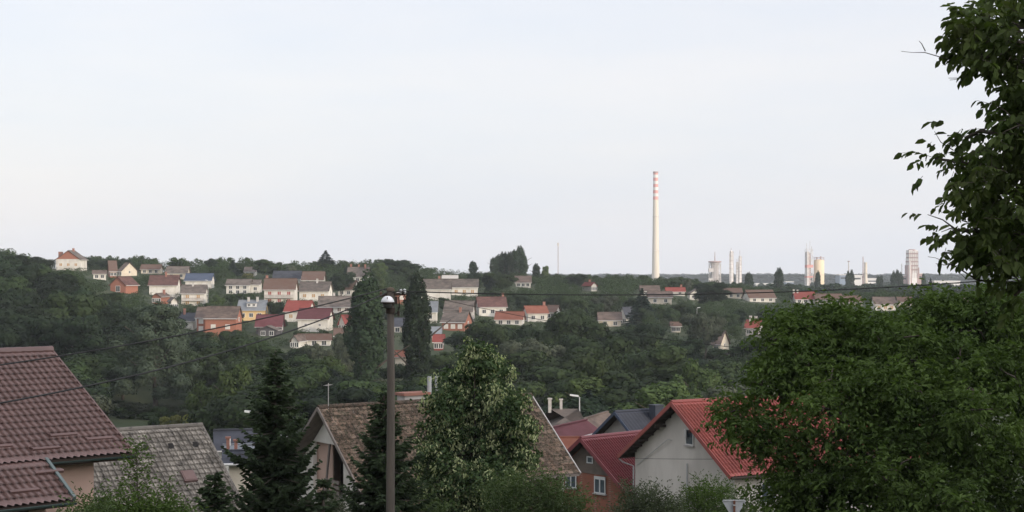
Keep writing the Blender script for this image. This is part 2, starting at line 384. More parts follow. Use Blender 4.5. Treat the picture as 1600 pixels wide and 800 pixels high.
W_, Cc, B_ = M['white'], M['cream'], M['brick']
H = house
H('small villa on the left hilltop with a red upper gable and a broad brick chimney', 85, 129, 391, 406, 423, W_, M['r_greybrown'], gable=True, rot=-3, gablem=M['brick2'], win=(1, 3), wm=M['shut_ochre'], chim=(.2,), sink=4)
vr = bpy.data.objects[[o.name for o in C.objects if o.get('label', '').startswith('small villa on the left hilltop')][0]]
MB().box(-2.2, -.6, 3.6, 5.2, 0, 8.2).box(-2.3, -.5, 3.5, 5.3, 8.2, 8.4).build('chimney', M['chim'], vr)
H('tiny flat white house below the hilltop villa at the wood edge', 141, 166, 422, 428, 437, W_, M['r_brown'], win=(1, 2), rot=12, sink=4)
H('unplastered brick gable house with a white cross window beside the left wood', 170, 208, 432, 446, 458, M['brick2'], M['r_dbrown'], gable=True, rot=-18, win=(1, 1), wsize=(1.6, 2.0), sink=4)
H('white house with blank front under a plain chocolate brown roof', 228, 277, 430, 446, 463, W_, M['r_dbrown'], chim=(.1,), rot=4, win=(1, 3), wm=W_)
H('white house with a blue metal roof near the hilltop', 287, 331, 427, 439, 452, W_, M['r_blue'], rot=0, win=(1, 2), wm=W_)
H('white two storey house with grey roof and railed balcony below the blue roof', 279, 321, 445, 459, 479, W_, M['r_greybrown'], win=(2, 2), wm=M['shut_ochre'], balcony=True, chim=(-.1,), chimm='chimw', rot=3)
H('small brick house with a low gable under the chocolate roofed house', 236, 258, 458, 464, 476, B_, M['r_brown'], gable=True, chim=(.3,), rot=-10)
H('little dark roofed shed beside the small brick gable house', 254, 276, 465, 472, 486, W_, M['r_greybrown'], gable=True, rot=20)
H('low house with dark slate roof just left of the long brick house', 275, 304, 489, 502, 514, W_, M['r_dark'], win=(1, 1), chim=(-.3,))
H('narrow brick wing adjoining the long brick house on its left side', 304, 323, 480, 497, 520, M['brick2'], M['r_brown'], gable=False, W=8, win=(2, 1), wm=W_)
H('long unplastered brick house with a brown roof and one white shutter', 317, 373, 479, 498, 527, M['brick2'], M['r_brown'], win=(1, 2), wm=W_, chim=(), rot=-3, W=9)
H('white villa with two rows of small windows and grey brown roof', 351, 392, 436, 446, 460, W_, M['r_greybrown'], win=(2, 3), rot=-2, W=8)
H('short white annex stepped back from the two row window villa', 390, 407, 437, 445, 459, W_, M['r_greybrown'], win=(1, 1), W=7)
H('yellow house with a grey metal roof carrying a white dormer', 369, 415, 469, 485, 502, M['yellow'], M['r_grey'], dormer=True, chim=(-.3, .3), chimm='chimw')
H('maroon roofed shed house with a dark lean gable in front', 396, 441, 492, 511, 523, M['darkwall'], M['r_maroon'], rot=2, W=9)
H('dark low garage with pale roof edges in front of the maroon roof', 400, 437, 509, 516, 527, M['darkwall'], M['r_greybrown'], gable=True, rot=-8, Ln=5)
H('two storey house with red shutters, long balcony and rusty streaked roof', 410, 462, 435, 453, 476, W_, M['r_rust'], win=(2, 3), wm=M['shut_red'], balcony=True, chim=(-.85,), W=9)
H('white house with ochre shutters under a grey brown roof in mid hillside', 465, 517, 440, 455, 471, W_, M['r_greybrown'], win=(1, 3), wm=M['shut_ochre'], rot=-4, chim=(.1,), chimm='chimw')
H('white house with rusty brown roof just left of the great poplar', 526, 560, 438, 453, 463, W_, M['r_rust'], win=(1, 2), rot=-12)
H('long low house with weathered grey roof above the red roof pair', 493, 551, 463, 480, 489, W_, M['r_greybrown'], win=(1, 4), wm=M['shut_brown'], rot=5, chim=(-.1,), chimm='chimw')
H('white house with bright red roof and small roof lights', 442, 489, 470, 487, 503, W_, M['r_red'], win=(1, 2), wm=M['shut_ochre'], rot=-8)
H('white house with maroon roof and two tiny windows', 462, 518, 482, 499, 519, W_, M['r_maroon'], win=(1, 2), wsize=(.6, .7), rot=-5)
H('low brown roofed house half hidden under the maroon roofed white house', 462, 518, 522, 532, 541, W_, M['r_rust'], rot=3)
H('small white gable poking out of the bushes low on the slope', 457, 474, 524, 534, 545, W_, M['r_brown'], gable=True, rot=-15)
H('faded roof among silvery trees left of the great poplar', 518, 545, 513, 525, 534, Cc, M['r_rust'], rot=5)
H('steep red gable roof tucked against the great poplar', 536, 549, 492, 508, 516, W_, M['r_red'], gable=True, rot=-25)
H('dark blue roofed house in the hilltop row', 424, 470, 423, 436, 444, W_, M['r_dark'], rot=2)
H('brown roofed house behind the trees below the tall fir', 470, 506, 424, 438, 446, W_, M['r_rust'], win=(1, 2))
H('weathered brown roof with three little chimneys on the hill crest', 541, 576, 417, 433, 442, W_, M['r_greybrown'], chim=(-.7, 0, .6))
H('red brick faced box house right behind the lamp pole', 615, 640, 455, 459, 473, M['brick2'], M['chimw'], hip=1.0, win=(1, 1), wm=W_, Y=560)
H('slate roofed house low between the two poplars', 612, 640, 497, 511, 521, Cc, M['r_dark'], Y=480)
H('orange roofed house low between the two poplars', 614, 640, 548, 558, 566, Cc, M['r_orange'], Y=400)
H('long white house with grey roof right of the poplars', 656, 705, 436, 452, 470, W_, M['r_greybrown'], win=(1, 2), wm=W_, chim=(.2,), W=9)
H('white house with mottled roof next to the long grey roofed one', 703, 748, 436, 449, 463, W_, M['r_greybrown'], win=(1, 3), wm=M['shut_ochre'])
H('white narrow house with greenish roof beside the right poplar', 660, 684, 471, 488, 505, W_, M['r_grey'], win=(1, 1))
H('large grey roofed barn like house in the village middle', 692, 743, 470, 488, 500, M['greywall'], M['r_greybrown'], rot=-6, W=10)
H('brick house with grey roof right of the second poplar', 688, 738, 486, 504, 518, M['brick'], M['r_greybrown'], rot=-14, win=(1, 3), wm=W_, chim=(.3,))
H('small grey roofed outbuilding at the tree edge by the brick house', 672, 690, 511, 526, 534, Cc, M['r_grey'])
H('bright red shed below the brick house', 675, 695, 523, 535, 548, M['r_red'], M['r_red'])
H('white house with brown pink roof right of the barn like house', 741, 793, 464, 480, 495, W_, M['r_dbrown'], win=(1, 3), rot=8, chim=(.8,))
H('wide orange roof above the walnut trees', 772, 822, 487, 500, 508, W_, M['r_orange'], rot=-8)
H('small house with brown roof alone on the crest below the poplar row', 804, 831, 431, 442, 449, W_, M['r_brown'], win=(1, 3))
H('orange roofed house with a white gable end', 815, 858, 478, 490, 504, W_, M['r_orange'], rot=16, chim=(.8,))
H('white gable house with reddish roof set behind the orange roof', 852, 878, 477, 488, 500, W_, M['r_rust'], rot=-20)
H('small white house with a red chimney among trees on the crest', 912, 932, 441, 447, 456, W_, M['r_red'], gable=True, rot=25, chim=(.2,))
H('brown roofed house above the walnut trees left of the dark fir', 934, 973, 488, 501, 511, Cc, M['r_brown'], chim=())
H('pale gable house tucked behind the dark fir', 972, 990, 480, 497, 507, W_, M['r_dark'], gable=True, rot=-25)
H('brown roofed house at the crest left of the long red roof', 1000, 1032, 446, 455, 463, W_, M['r_brown'], win=(1, 2))
H('wide house with long red roof at the crest', 1040, 1072, 449, 456, 462, W_, M['r_red'], win=(1, 2), chim=(.6,))
H('beige house with wide brown roof below the crest behind the fir', 1012, 1052, 455, 465, 476, Cc, M['r_brown'], win=(1, 2))
H('white fronted gable house facing the viewer on the crest', 1076, 1110, 449, 460, 469, W_, M['r_brown'], gable=True, win=(1, 3), wsize=(1, 1))
H('brown roofed wing right of the white fronted gable house', 1104, 1128, 449, 458, 465, W_, M['r_brown'])
H('long low brown roof right of the white gable on the crest', 1122, 1162, 450, 459, 466, Cc, M['r_rust'], rot=4)
H('broad brown roofed house with a white end left of the lone poplar', 1163, 1214, 453, 466, 472, W_, M['r_rust'], rot=12)
H('beige house with steep brown roof low on the right slope', 1113, 1146, 517, 539, 552, Cc, M['r_brown'], rot=-28, win=(1, 1), W=9)
H('red roofed house with two white chimneys on the right slope', 1164, 1198, 500, 513, 526, M['greywall'], M['r_red'], rot=-22, chim=(-.4, .2), chimm='chimw')
H('cream wall of a low house showing between trees left of the brown steep roof', 1047, 1066, 503, 510, 520, Cc, M['r_rust'])
H('pale house with red roof on the far right crest', 1242, 1276, 456, 468, 474, W_, M['r_red'], chim=(-.95, -.6), chimm='chimw')
H('faded brown roof right of the far red roof', 1274, 1318, 459, 469, 475, Cc, M['r_rust'])
H('pale brown roof at the right edge of the crest row', 1315, 1350, 462, 472, 478, Cc, M['r_rust'], rot=5)
H('white house with brown roof seen over the large green tree', 1366, 1402, 464, 476, 486, W_, M['r_brown'], win=(1, 3), wm=M['shut_ochre'])
H('rusty red roof right of the white house over the large green tree', 1403, 1428, 464, 472, 480, Cc, M['r_rust'])
H('cream house low behind the crown of the large green tree', 1500, 1540, 466, 477, 488, Cc, M['r_rust'])
H('faded tiled roof in the hilltop trees left of the chocolate roof', 218, 251, 413, 421, 428, Cc, M['r_rust'])
H('beige gable house in the hilltop trees behind the blue roof', 257, 293, 416, 427, 436, Cc, M['r_greybrown'], win=(1, 2))
H('ruddy gable roof in the trees right of the hilltop villa', 158, 182, 407, 424, 434, M['brick'], M['r_rust'], rot=20)
H('pale rusty roof deep in the hilltop trees', 184, 205, 410, 424, 432, Cc, M['r_brown'], rot=-30)
H('small grey roof in the trees at the crest left of the round tree', 380, 400, 417, 425, 432, W_, M['r_greybrown'])
H('low whitish roof line on the crest right of the poplars', 690, 716, 430, 435, 440, W_, M['chimw'])

# ---------------------------------------------------------------- foliage generators
def leaves(c, nrm, size, rg, aspect=0.6, fold=0.0, droop=0.0, rand=0.8, shell=0.0):
    """diamond leaf faces at centres c with outward directions nrm"""
    n = len(c)
    d = rg.normal(0, 1, (n, 3))
    if shell: nj = nrm + d * shell; ax = np.cross(nj, rg.normal(0, 1, (n, 3))); ax /= np.linalg.norm(ax, axis=1)[:, None] + 1e-9
    else: ax = nrm + d * rand
    ax[:, 2] -= droop
    ax /= np.linalg.norm(ax, axis=1)[:, None] + 1e-9
    q = nj if shell else rg.normal(0, 1, (n, 3)); sd = np.cross(ax, q); sd /= np.linalg.norm(sd, axis=1)[:, None] + 1e-9
    s = size * rg.uniform(.65, 1.35, (n, 1))
    a = c - ax * s * .5; b = c + ax * s * .5
    l = c + sd * s * aspect * .5; r = c - sd * s * aspect * .5
    if fold:
        up = np.cross(ax, sd); l = l + up * s * fold; r = r + up * s * fold
    v = np.stack([a, l, b, r], 1).reshape(-1, 3)
    f = np.arange(n * 4).reshape(-1, 4)
    return v, f

def lobes_shape(kind, rg):
    """ellipsoid lobes (centre, radii) of a unit crown: z 0..1, half width about .5 (scaled later)"""
    out = []
    if kind == 'broad':
        for i in range(16):
            t = rg.uniform(0, 1); z = .20 + .64 * t
            rr = .40 * math.sin(math.pi * min(1, .22 + .62 * (1 - t) + .12)) ** .8
            an = i * 2.4 + rg.uniform(-.5, .5); q = rr * rg.uniform(.45, 1)
            s = rg.uniform(.12, .20)
            out.append(((q * math.cos(an), q * math.sin(an), z), (s, s, s * .8)))
        out.append(((0, 0, .52), (.34, .34, .36)))
    elif kind == 'poplar':
        for i in range(46):
            t = (i + .5) / 46; z = .10 + .84 * t
            rr = .30 * min(1, (1.03 - t) * 5.0) ** .5 * min(1, .55 + t * 1.0)
            an = i * 2.4; q = rr * rg.uniform(.35, .85); s = rr * rg.uniform(.28, .42) + .03
            out.append(((q * math.cos(an), q * math.sin(an), z), (s, s, rg.uniform(.07, .12))))
        for a_ in (0.3, 2.3, 4.6): out.append(((.13 * math.cos(a_), .13 * math.sin(a_), .90 - .02 * a_), (.075, .075, .09)))
        out.append(((0, 0, .48), (.19, .19, .42)))
    elif kind == 'tall':
        for i in range(26):
            t = rg.uniform(0, 1); z = .14 + .76 * t
            rr = .36 * math.sin(math.pi * (t * .8 + .14)) ** .6
            an = i * 2.4; q = rr * rg.uniform(.4, 1); s = rg.uniform(.09, .16)
            out.append(((q * math.cos(an), q * math.sin(an), z), (s, s, s * .9)))
        out.append(((0, 0, .5), (.24, .24, .36)))
    elif kind == 'ovoid':
        for i in range(46):
            t = rg.uniform(0, 1); z = .04 + .88 * t
            rr = .40 * math.sin(math.pi * (t * .72 + .22)) ** .6
            an = i * 2.4; q = rr * rg.uniform(.5, 1); s = rg.uniform(.07, .12)
            out.append(((q * math.cos(an), q * math.sin(an), z), (s, s, s * .8)))
        out.append(((0, 0, .46), (.32, .32, .42)))
    elif kind == 'bush':
        for i in range(9):
            an = i * 2.4; q = rg.uniform(.1, .34); z = rg.uniform(.15, .66)
            s = rg.uniform(.16, .26); out.append(((q * math.cos(an), q * math.sin(an), z), (s, s, s)))
    return out

def crown_arrays(kind, n, leaf, rg, wh=1.0, h=1.0, aspect=.7, droop=0.0, rand=.7):
    """crown scaled to width wh and height h metres; n faces"""
    if kind == 'conifer':
        t = rg.uniform(0, 1, n) ** .62; lay = np.round(t * 15) / 15 + rg.normal(0, .012, n)
        an = rg.uniform(0, 2 * np.pi, n); R = .5 * lay * (1 + .25 * np.sin(an * 7 + np.round(t * 15) * 2.1)); q = R * np.sqrt(rg.uniform(.25, 1, n))
        z = 1 - lay - q * .1 - .02
        c = np.stack([q * np.cos(an) * wh, q * np.sin(an) * wh, z * h], 1)
        nr = np.stack([np.cos(an), np.sin(an), np.full(n, -.25)], 1)
        return leaves(c, nr, leaf, rg, aspect=.4, rand=.3)
    lb = lobes_shape(kind, rg); vol = np.array([r[0] ** 1.6 for _, r in lb]); pr = vol / vol.sum()
    C0 = np.array([c for c, _ in lb]); R0 = np.array([r for _, r in lb])
    cs, ns = [], []; got = 0
    while got < n:
        k = rg.choice(len(lb), n, p=pr); u = rg.normal(0, 1, (n, 3)); u /= np.linalg.norm(u, axis=1)[:, None]
        rad = rg.uniform(.72, 1.06, (n, 1)) * (1 + .16 * np.sin(u * 9 + k[:, None] * 1.7).sum(1, keepdims=True) / 2)
        p = C0[k] + u * R0[k] * rad
        keep = np.ones(n, bool)
        for j in range(len(lb)):
            dd = np.linalg.norm((p - C0[j]) / R0[j], axis=1); keep &= (dd > .70) | (k == j)
        keep &= (u[:, 2] > -.75)
        cs.append(p[keep]); ns.append(u[keep]); got += keep.sum()
    c = np.concatenate(cs)[:n] * np.array([wh, wh, h]); nn = np.concatenate(ns)[:n]
    return leaves(c, nn, leaf, rg, aspect=aspect, droop=droop, rand=rand, shell=.24)

def trunk_mesh(h, r, rg, limbs=5, spread=.25, name='trunk', zfork=.3):
    m = MB(); bend = [Vector((rg.normal(0, .012) * h * k, rg.normal(0, .012) * h * k, h * .8 * k / 4 - (.6 if k == 0 else 0))) for k in range(5)]
    m.tube(bend, [r * 1.1, r * .75, r * .55, r * .35, r * .15], 7)
    for i in range(limbs):
        an = i * 2.4; z0 = h * (zfork + .35 * i / max(limbs, 1)); L_ = h * spread
        m.tube([(0, 0, z0), (math.cos(an) * L_ * .5, math.sin(an) * L_ * .5, z0 + h * .12), (math.cos(an) * L_, math.sin(an) * L_, z0 + h * .22)], [r * .45, r * .3, r * .12], 5)
    return newmesh(name, m.v, m.f, M['bark'])

PROTO = {}
def proto(key, kind, n, leaf, wh, h, lm, seed, lift=0.12, limbs=5, **kw):
    rg = np.random.default_rng(seed); v, f = crown_arrays(kind, n, leaf, rg, wh, h * (1 - lift), **kw); v[:, 2] += h * lift
    PROTO[key] = (newmesh('crown', v, f, L[lm], tint=rg.uniform(0, 1, len(f))), trunk_mesh(h, h * .022, rg, limbs), wh, h)
for i in range(4): proto(('broad', i), 'broad', 8000, .56, 11.5, 12.0, 'broad', 10 + i)
for i in range(3): proto(('dark', i), 'broad', 8000, .56, 11.5, 12.5, 'dark', 20 + i)
for i in range(2): proto(('light', i), 'tall', 7500, .40, 9, 11, 'light', 30 + i, droop=.6)
for i in range(2): proto(('silver', i), 'broad', 7500, .40, 9, 10, 'silver', 35 + i)
for i in range(2): proto(('pop', i), 'poplar', 9000, .60, 8.5, 26, 'poplar', 40 + i, lift=.04, limbs=2, droop=-.6, aspect=.6)
proto(('purple', 0), 'broad', 2600, .7, 9, 9, 'purple', 50)
proto(('conif', 0), 'conifer', 4200, .95, 8, 16, 'conif', 60, lift=.03, limbs=0)
proto(('conif', 1), 'conifer', 3600, .95, 9, 13, 'conif', 61, lift=.03, limbs=0)
for i in range(3): proto(('bush', i), 'bush', 1300, .5, 5, 4, 'broad', 70 + i, lift=0.0, limbs=2)
proto(('yellowg', 0), 'bush', 1300, .5, 5, 4, 'yellowg', 75, lift=0, limbs=2)
proto(('cotton', 0), 'ovoid', 26000, .42, 16.5, 22.0, 'dusky', 80, lift=.16, limbs=4)

def tree(key, x, y, label, cat='tree', name='broadleaf_tree', group=None, h=None, w=None, z=None):
    cm, tm, pw, ph = PROTO[key]
    sz = (h / ph) if h else rnd.uniform(.85, 1.15); sx = (w / pw) if w else sz * rnd.uniform(.9, 1.12)
    z = float(ground(x, y)) if z is None else z
    root = thing(name, label, cat, (x, y, z - .1), rnd.uniform(0, 6.28), group); root.scale = (sx, sx, sz)
    link('trunk', tm, root); link('crown', cm, root)
    return root
def tree_at(key, px, pt, pb, wpx, label, Y=None, **kw):
    """a tree whose foot stands where the ground is seen at px, pb"""
    Y = Y or hit(px, pb); x = (px - 800) / F * Y; z = float(ground(x, Y)); top = (HY - pt) / F * Y
    return tree(key, x, Y, label, h=max(2, top - z), w=wpx / F * Y, **kw)

# single trees one can tell apart
T = tree_at
T(('pop', 0), 573, 430, 610, 94, 'taller and wider of the two columnar poplars rising in mid valley', Y=300, name='poplar_tree')
T(('pop', 1), 651, 432, 600, 70, 'slimmer columnar poplar just right of the utility pole', Y=305, name='poplar_tree')
T(('cotton', 0), 243, 468, 645, 160, 'tall spreading dusky poplar with its bare trunk foot showing beyond the left roofs', Y=300, name='poplar_tree')
T(('conif', 1), 509, 391, 428, 52, 'dark fir with layered boughs standing up above the hilltop roofs', name='fir_tree')
T(('conif', 1), 1003, 450, 512, 58, 'broad dark fir with wide boughs at right middle slope', name='fir_tree')
T(('conif', 1), 1454, 434, 470, 20, 'small dark fir left of the overhanging branches in the hazy distance', Y=850, name='fir_tree')
T(('pop', 0), 739, 408, 440, 22, 'lone short poplar left of the dark poplar row on the crest', Y=760, name='poplar_tree')
for i, (px, pt) in enumerate([(772, 402), (780, 398), (788, 394), (796, 394), (804, 391), (812, 385), (818, 398)]):
    T(('pop', i % 2), px, pt, 435, 22 + 3 * (i % 3), 'poplar standing in the dense dark poplar row on the crest', Y=745 + 8 * (i % 3), name='poplar_tree', group='dense poplar row on the crest')
T(('pop', 1), 838, 412, 440, 19, 'shorter poplar just right of the dense poplar row', Y=760, name='poplar_tree')
T(('light', 0), 852, 415, 440, 18, 'light rounded tree at the right end of the poplar row', Y=760)
T(('pop', 0), 1170, 426, 455, 22, 'lone poplar in front of the two slender process columns', Y=950, name='poplar_tree')
T(('pop', 1), 1217, 419, 462, 23, 'tall lone poplar between the columns and the silo', Y=930, name='poplar_tree')
T(('pop', 0), 1278, 424, 455, 15, 'hazy slender poplar in front of the round silo', Y=1150, name='poplar_tree')
for px, pt in ((1325, 424), (1331, 422)): T(('pop', 1), px, pt, 460, 13, 'one of two slender poplars close together right of the round silo', Y=1150, name='poplar_tree', group='pair of poplars right of the silo')
for px, pt in ((1372, 431), (1377, 430)): T(('pop', 0), px, pt, 460, 11, 'one of two small hazy poplars midway between silo and striped tower', Y=1200, name='poplar_tree', group='small hazy poplar pair')
for px, pt in ((1396, 424), (1402, 422), (1407, 426)): T(('pop', 1), px, pt, 460, 14, 'one of three hazy poplars left of the striped tower', Y=1200, name='poplar_tree', group='three poplars left of the striped tower')
T(('pop', 0), 1443, 428, 460, 12, 'hazy poplar right of the striped tower', Y=1200, name='poplar_tree')
for px_, w__ in ((240, 22), (258, 18), (276, 22), (296, 20), (316, 24), (334, 20)):
    T(('yellowg', 0) if 245 < px_ < 300 else ('bush', 1), px_, 642 + (px_ % 7), 668, w__, 'low bright green bush in the row at the foot of the dusky poplar', Y=282, cat='shrub', name='shrub', group='row of low bright bushes beyond the grey roof')
for k in range(30):
    px_ = 168 + 6.2 * k; Y_ = 292 + 22 * ((k * 7) % 5) / 5
    T(('bush', k % 3) if k % 4 else ('silver', 0), px_, 628 + (k * 5) % 13, 660, 30 + (k * 3) % 14, 'rounded bush in the thicket round the foot of the dusky poplar' if k % 4 else 'small grey green tree in the thicket round the foot of the dusky poplar', Y=Y_, cat='bush' if k % 4 else 'tree', name='bush' if k % 4 else 'broadleaf_tree', group='thicket bushes at the dusky poplar' if k % 4 else 'thicket trees at the dusky poplar')
T(('bush', 2), 1122, 540, 566, 50, 'round bush right below the beige house with the steep roof', Y=435, cat='bush', name='bush')
T(('yellowg', 0), 386, 425, 436, 22, 'yellow green shrub behind the two row window villa', cat='shrub', name='garden_shrub')
T(('broad', 0), 416, 404, 436, 46, 'large rounded tree on the crest left of the tall fir')
T(('dark', 0), 331, 402, 430, 26, 'dark pointed tree at the crest above the blue roof')
T(('dark', 1), 533, 424, 462, 46, 'dark dense tree between the brown roofs under the tall fir', Y=600)
T(('dark', 1), 628, 404, 440, 60, 'big dark tree on the crest above the utility pole')
T(('broad', 1), 780, 424, 462, 58, 'big round tree under the poplar row')
T(('dark', 2), 898, 427, 455, 40, 'dark round tree on the crest right of the antenna mast')
T(('broad', 2), 890, 478, 560, 115, 'great walnut shaped tree at the middle of the valley wood', Y=370)
T(('broad', 3), 770, 495, 570, 105, 'rounded full tree at the near edge of the village right of poplars', Y=365)
T(('dark', 0), 985, 500, 590, 110, 'dark broad tree right of the great walnut shaped tree', Y=365)
T(('dark', 1), 1110, 440, 480, 70, 'dark tree clump below the crest houses right', Y=610)
T(('purple', 0), 1150, 545, 600, 62, 'dark purple leaved tree beside the steep brown roof', Y=400)
T(('silver', 0), 1100, 482, 540, 70, 'blue grey willow in front of the right slope', Y=430, name='willow_tree')
T(('broad', 0), 865, 545, 640, 130, 'wide walnut shaped tree in the valley bottom right of the linden', Y=290)
T(('light', 0), 365, 572, 680, 100, 'light green birch behind the grey tiled roof', Y=235, name='birch_tree')
T(('light', 1), 320, 590, 680, 80, 'smaller pale birch left of the light green birch', Y=240, name='birch_tree')
T(('light', 1), 1090, 555, 680, 100, 'hanging willow like tree above the dark grey roof', Y=250, name='willow_tree')
T(('light', 0), 930, 560, 690, 90, 'hanging pale tree left of the dark grey roof', Y=255, name='willow_tree')
T(('light', 1), 665, 585, 680, 55, 'young pale birch between the utility pole and the linden', Y=245, name='birch_tree')
T(('light', 0), 590, 605, 680, 50, 'young birch behind the mossy roof left of the pole', Y=235, name='birch_tree')
T(('light', 1), 548, 592, 690, 55, 'slim young birch above the mossy ridge near the aerial', Y=250, name='birch_tree')
T(('silver', 1), 545, 510, 590, 60, 'silvery tree left of the great poplar foot', Y=345, name='willow_tree')
T(('silver', 0), 495, 530, 600, 55, 'grey green willow below the maroon roofed white house', Y=340, name='willow_tree')

# the wood and the gardens
cands = []
for Yr in np.concatenate([np.arange(215, 460, 12.5), np.arange(462, 720, 9.5)]):
    x = -0.36 * Yr
    while x < .36 * Yr:
        forest = Yr < 455 or (800 + F * x / Yr) < 150
        x += rnd.uniform(10, 17) if forest else rnd.uniform(5, 9)
        cands.append((x, Yr + rnd.uniform(-4, 4), forest))
placed = []
for x, y, forest in cands:
    px = 800 + F * x / y; z = float(ground(x, y)); pb = HY - z * F / y
    if forest and px > 640 and rnd.random() < .12: continue
    if 165 < px < 345 and y < 305: continue
    if y < 225 + 25 * math.sin(x * .03) and rnd.random() < .5: continue
    if px < 330 and 250 < y < 320 and 195 < px: continue          # clearing in front of the cottonwood
    h = rnd.uniform(11, 16.5) if forest else rnd.uniform(4.5, 9.5)
    w = h * (rnd.uniform(1.0, 1.25) if forest else rnd.uniform(.85, 1.05))
    if forest and 640 < px < 1160 and y > 290: h = rnd.uniform(13, 19.5); w = h * rnd.uniform(.9, 1.12)
    if y < 320: h *= .78
    ok = False
    for att in range(4):
        pt = pb - h * F / y; hw = w * .5 * F / y
        bad = any(px + hw * .85 > b[0] and px - hw * .85 < b[1] and pt < b[3] and pb > b[2] and y < b[4] + 6 for b in BOXES)
        inside = any(abs(px - (b[0] + b[1]) / 2) < (b[1] - b[0]) / 2 + 6 and b[4] - 4 < y < b[4] + 13 for b in BOXES)
        if inside: break
        if not bad: ok = True; break
        h *= .68; w *= .78
    if not ok or h < 2.2: continue
    # the skyline of the photograph: crest trees stay low
    sky_ = lerp(px, [0, 40, 100, 160, 250, 400, 600, 660, 720, 850, 1000, 1100, 1250, 1600], [385, 398, 402, 398, 405, 408, 406, 414, 424, 430, 433, 436, 452, 455])
    if HY - (z + h) * F / y < sky_ - 2:
        h = (HY - sky_ + rnd.uniform(-5, 2)) * y / F - z
        if h < 3: continue
        w = max(w * .8, min(w, h * 1.2))
    placed.append((x, y, h, w, forest, px, pb))
# which of them show: walk outwards and keep the highest treetop met so far
sky_px = np.interp(np.arange(-100, 1700, 4), [-100, 0, 80, 140, 190, 320, 400, 470, 500, 640, 700, 742, 800, 860, 930, 1048, 1120, 1180, 1240, 1320, 1480, 1560, 1700], [560, 552, 548, 625, 672, 668, 690, 650, 640, 632, 580, 545, 590, 640, 660, 640, 628, 560, 540, 530, 520, 520, 520])
order = sorted(placed, key=lambda q: q[1]); vis = []
for x, y, h, w, forest, px, pb in order:
    pt = pb - h * F / y; hw = w * .42 * F / y
    i0, i1 = int(max(0, (px - hw + 100) / 4)), int(min(len(sky_px) - 1, (px + hw + 100) / 4))
    if i1 <= i0: continue
    seg = sky_px[i0:i1 + 1]; show = np.clip(seg - pt, 0, None).mean()
    if show > 1.0: vis.append((show * hw, x, y, h, w, forest, px, pb))
    if show > -30:
        xx_ = (np.arange(i0, i1 + 1) * 4 - 100 - px) / max(hw, 1)
        sky_px[i0:i1 + 1] = np.minimum(seg, pt + (h * F / y) * .25 * xx_ ** 2 + 1)
vis.sort(key=lambda q: -q[0])
ZONE = [(-1e9, 170, 'left', 'packed in the dense wood on the left hillside', 'dense wood on the left hillside'),
        (170, 620, 'mid', 'on the wooded slope below the left half of the village', 'trees of the slope below the village, left half'),
        (620, 1e9, 'right', 'in the wooded valley right of the two tall poplars', 'trees of the wooded valley, right half')]
n_ind = 0; rest = []
for show, x, y, h, w, forest, px, pb in vis:
    if n_ind >= 250: rest.append((x, y, h, w, forest, px)); continue
    n_ind += 1
    r = rnd.random()
    if h < 5.2: key = ('bush', rnd.randrange(3))
    elif px < 330 and y > 330: key = ('dark', rnd.randrange(3)) if r < .72 else ('broad', rnd.randrange(4))
    elif r < .60: key = ('broad', rnd.randrange(4))
    elif r < .78: key = ('dark', rnd.randrange(3))
    elif r < .89: key = ('light', rnd.randrange(2))
    elif r < .95: key = ('silver', rnd.randrange(2))
    else: key = ('conif', rnd.randrange(2)) if h < 12 and not (px < 200) else ('dark', 0)
    if y < 455:
        for a, b, c_, lab, gr in ZONE:
            if a <= px < b: break
        zone = lab, gr
    elif px < 170: zone = ('packed in the dense wood on the left hillside', 'dense wood on the left hillside')
    elif px < 645: zone = ('between the houses of the village left half', 'garden trees of the village, left half')
    elif px < 1000: zone = ('between the houses right of the two tall poplars', 'garden trees of the village, middle')
    else: zone = ('on the far slope below the chimney and towers', 'trees of the right slope')
    look = {'broad': 'mid green', 'dark': 'dark green', 'light': 'pale green loosely leafed', 'silver': 'silvery green', 'bush': 'low round', 'conif': 'pointed dark'}[key[0]]
    kind_ = {'bush': 'bush', 'conif': 'fir'}.get(key[0], 'tree')
    tree(key, x, y, look + ' ' + kind_ + ' ' + zone[0], name={'bush': 'bush', 'conif': 'fir_tree'}.get(key[0], 'broadleaf_tree'), cat={'bush': 'bush'}.get(key[0], 'tree'),
         group=look + ' ' + kind_ + 's, ' + zone[1], h=h, w=w)
print('TREES placed', len(placed), 'visible', len(vis), 'individual', n_ind, 'rest', len(rest))

def wood_mass(name, items, label, lm, n=500, leaf=1.0, seed=5):
    """many far crowns as one object; items: x, y, h, w"""
    rg = np.random.default_rng(seed); pro = [crown_arrays('broad', n, leaf, np.random.default_rng(seed + i), 10, 9.5, rand=.7) for i in range(6)]
    vs, fs, k = [], [], 0; ti = []
    for x, y, h, w in items:
        v, f = pro[rg.integers(6)]; a = rg.uniform(0, 6.28)
        R = np.array([[math.cos(a), -math.sin(a), 0], [math.sin(a), math.cos(a), 0], [0, 0, 1]])
        u = (v * np.array([w / 10, w / 10, h / 9.5])) @ R.T + np.array([x, y, float(ground(x, y)) - .3])
        vs.append(u); fs.append(f + k); k += len(u); ti.append(np.full(len(f), rg.uniform(0, 1)))
    o = link(name, newmesh(name, np.concatenate(vs), np.concatenate(fs), L[lm], tint=np.clip(np.concatenate(ti) * .7 + rg.uniform(0, .3, len(np.concatenate(ti))), 0, 1)))
    o['kind'] = 'stuff'; o['label'] = label; return o
if rest: wood_mass('shrubbery', [(x, y, h, w) for x, y, h, w, _, _ in rest], 'small shrubs and hedges filling the gardens of the village', 'broad', 420, .6)
hedge = []
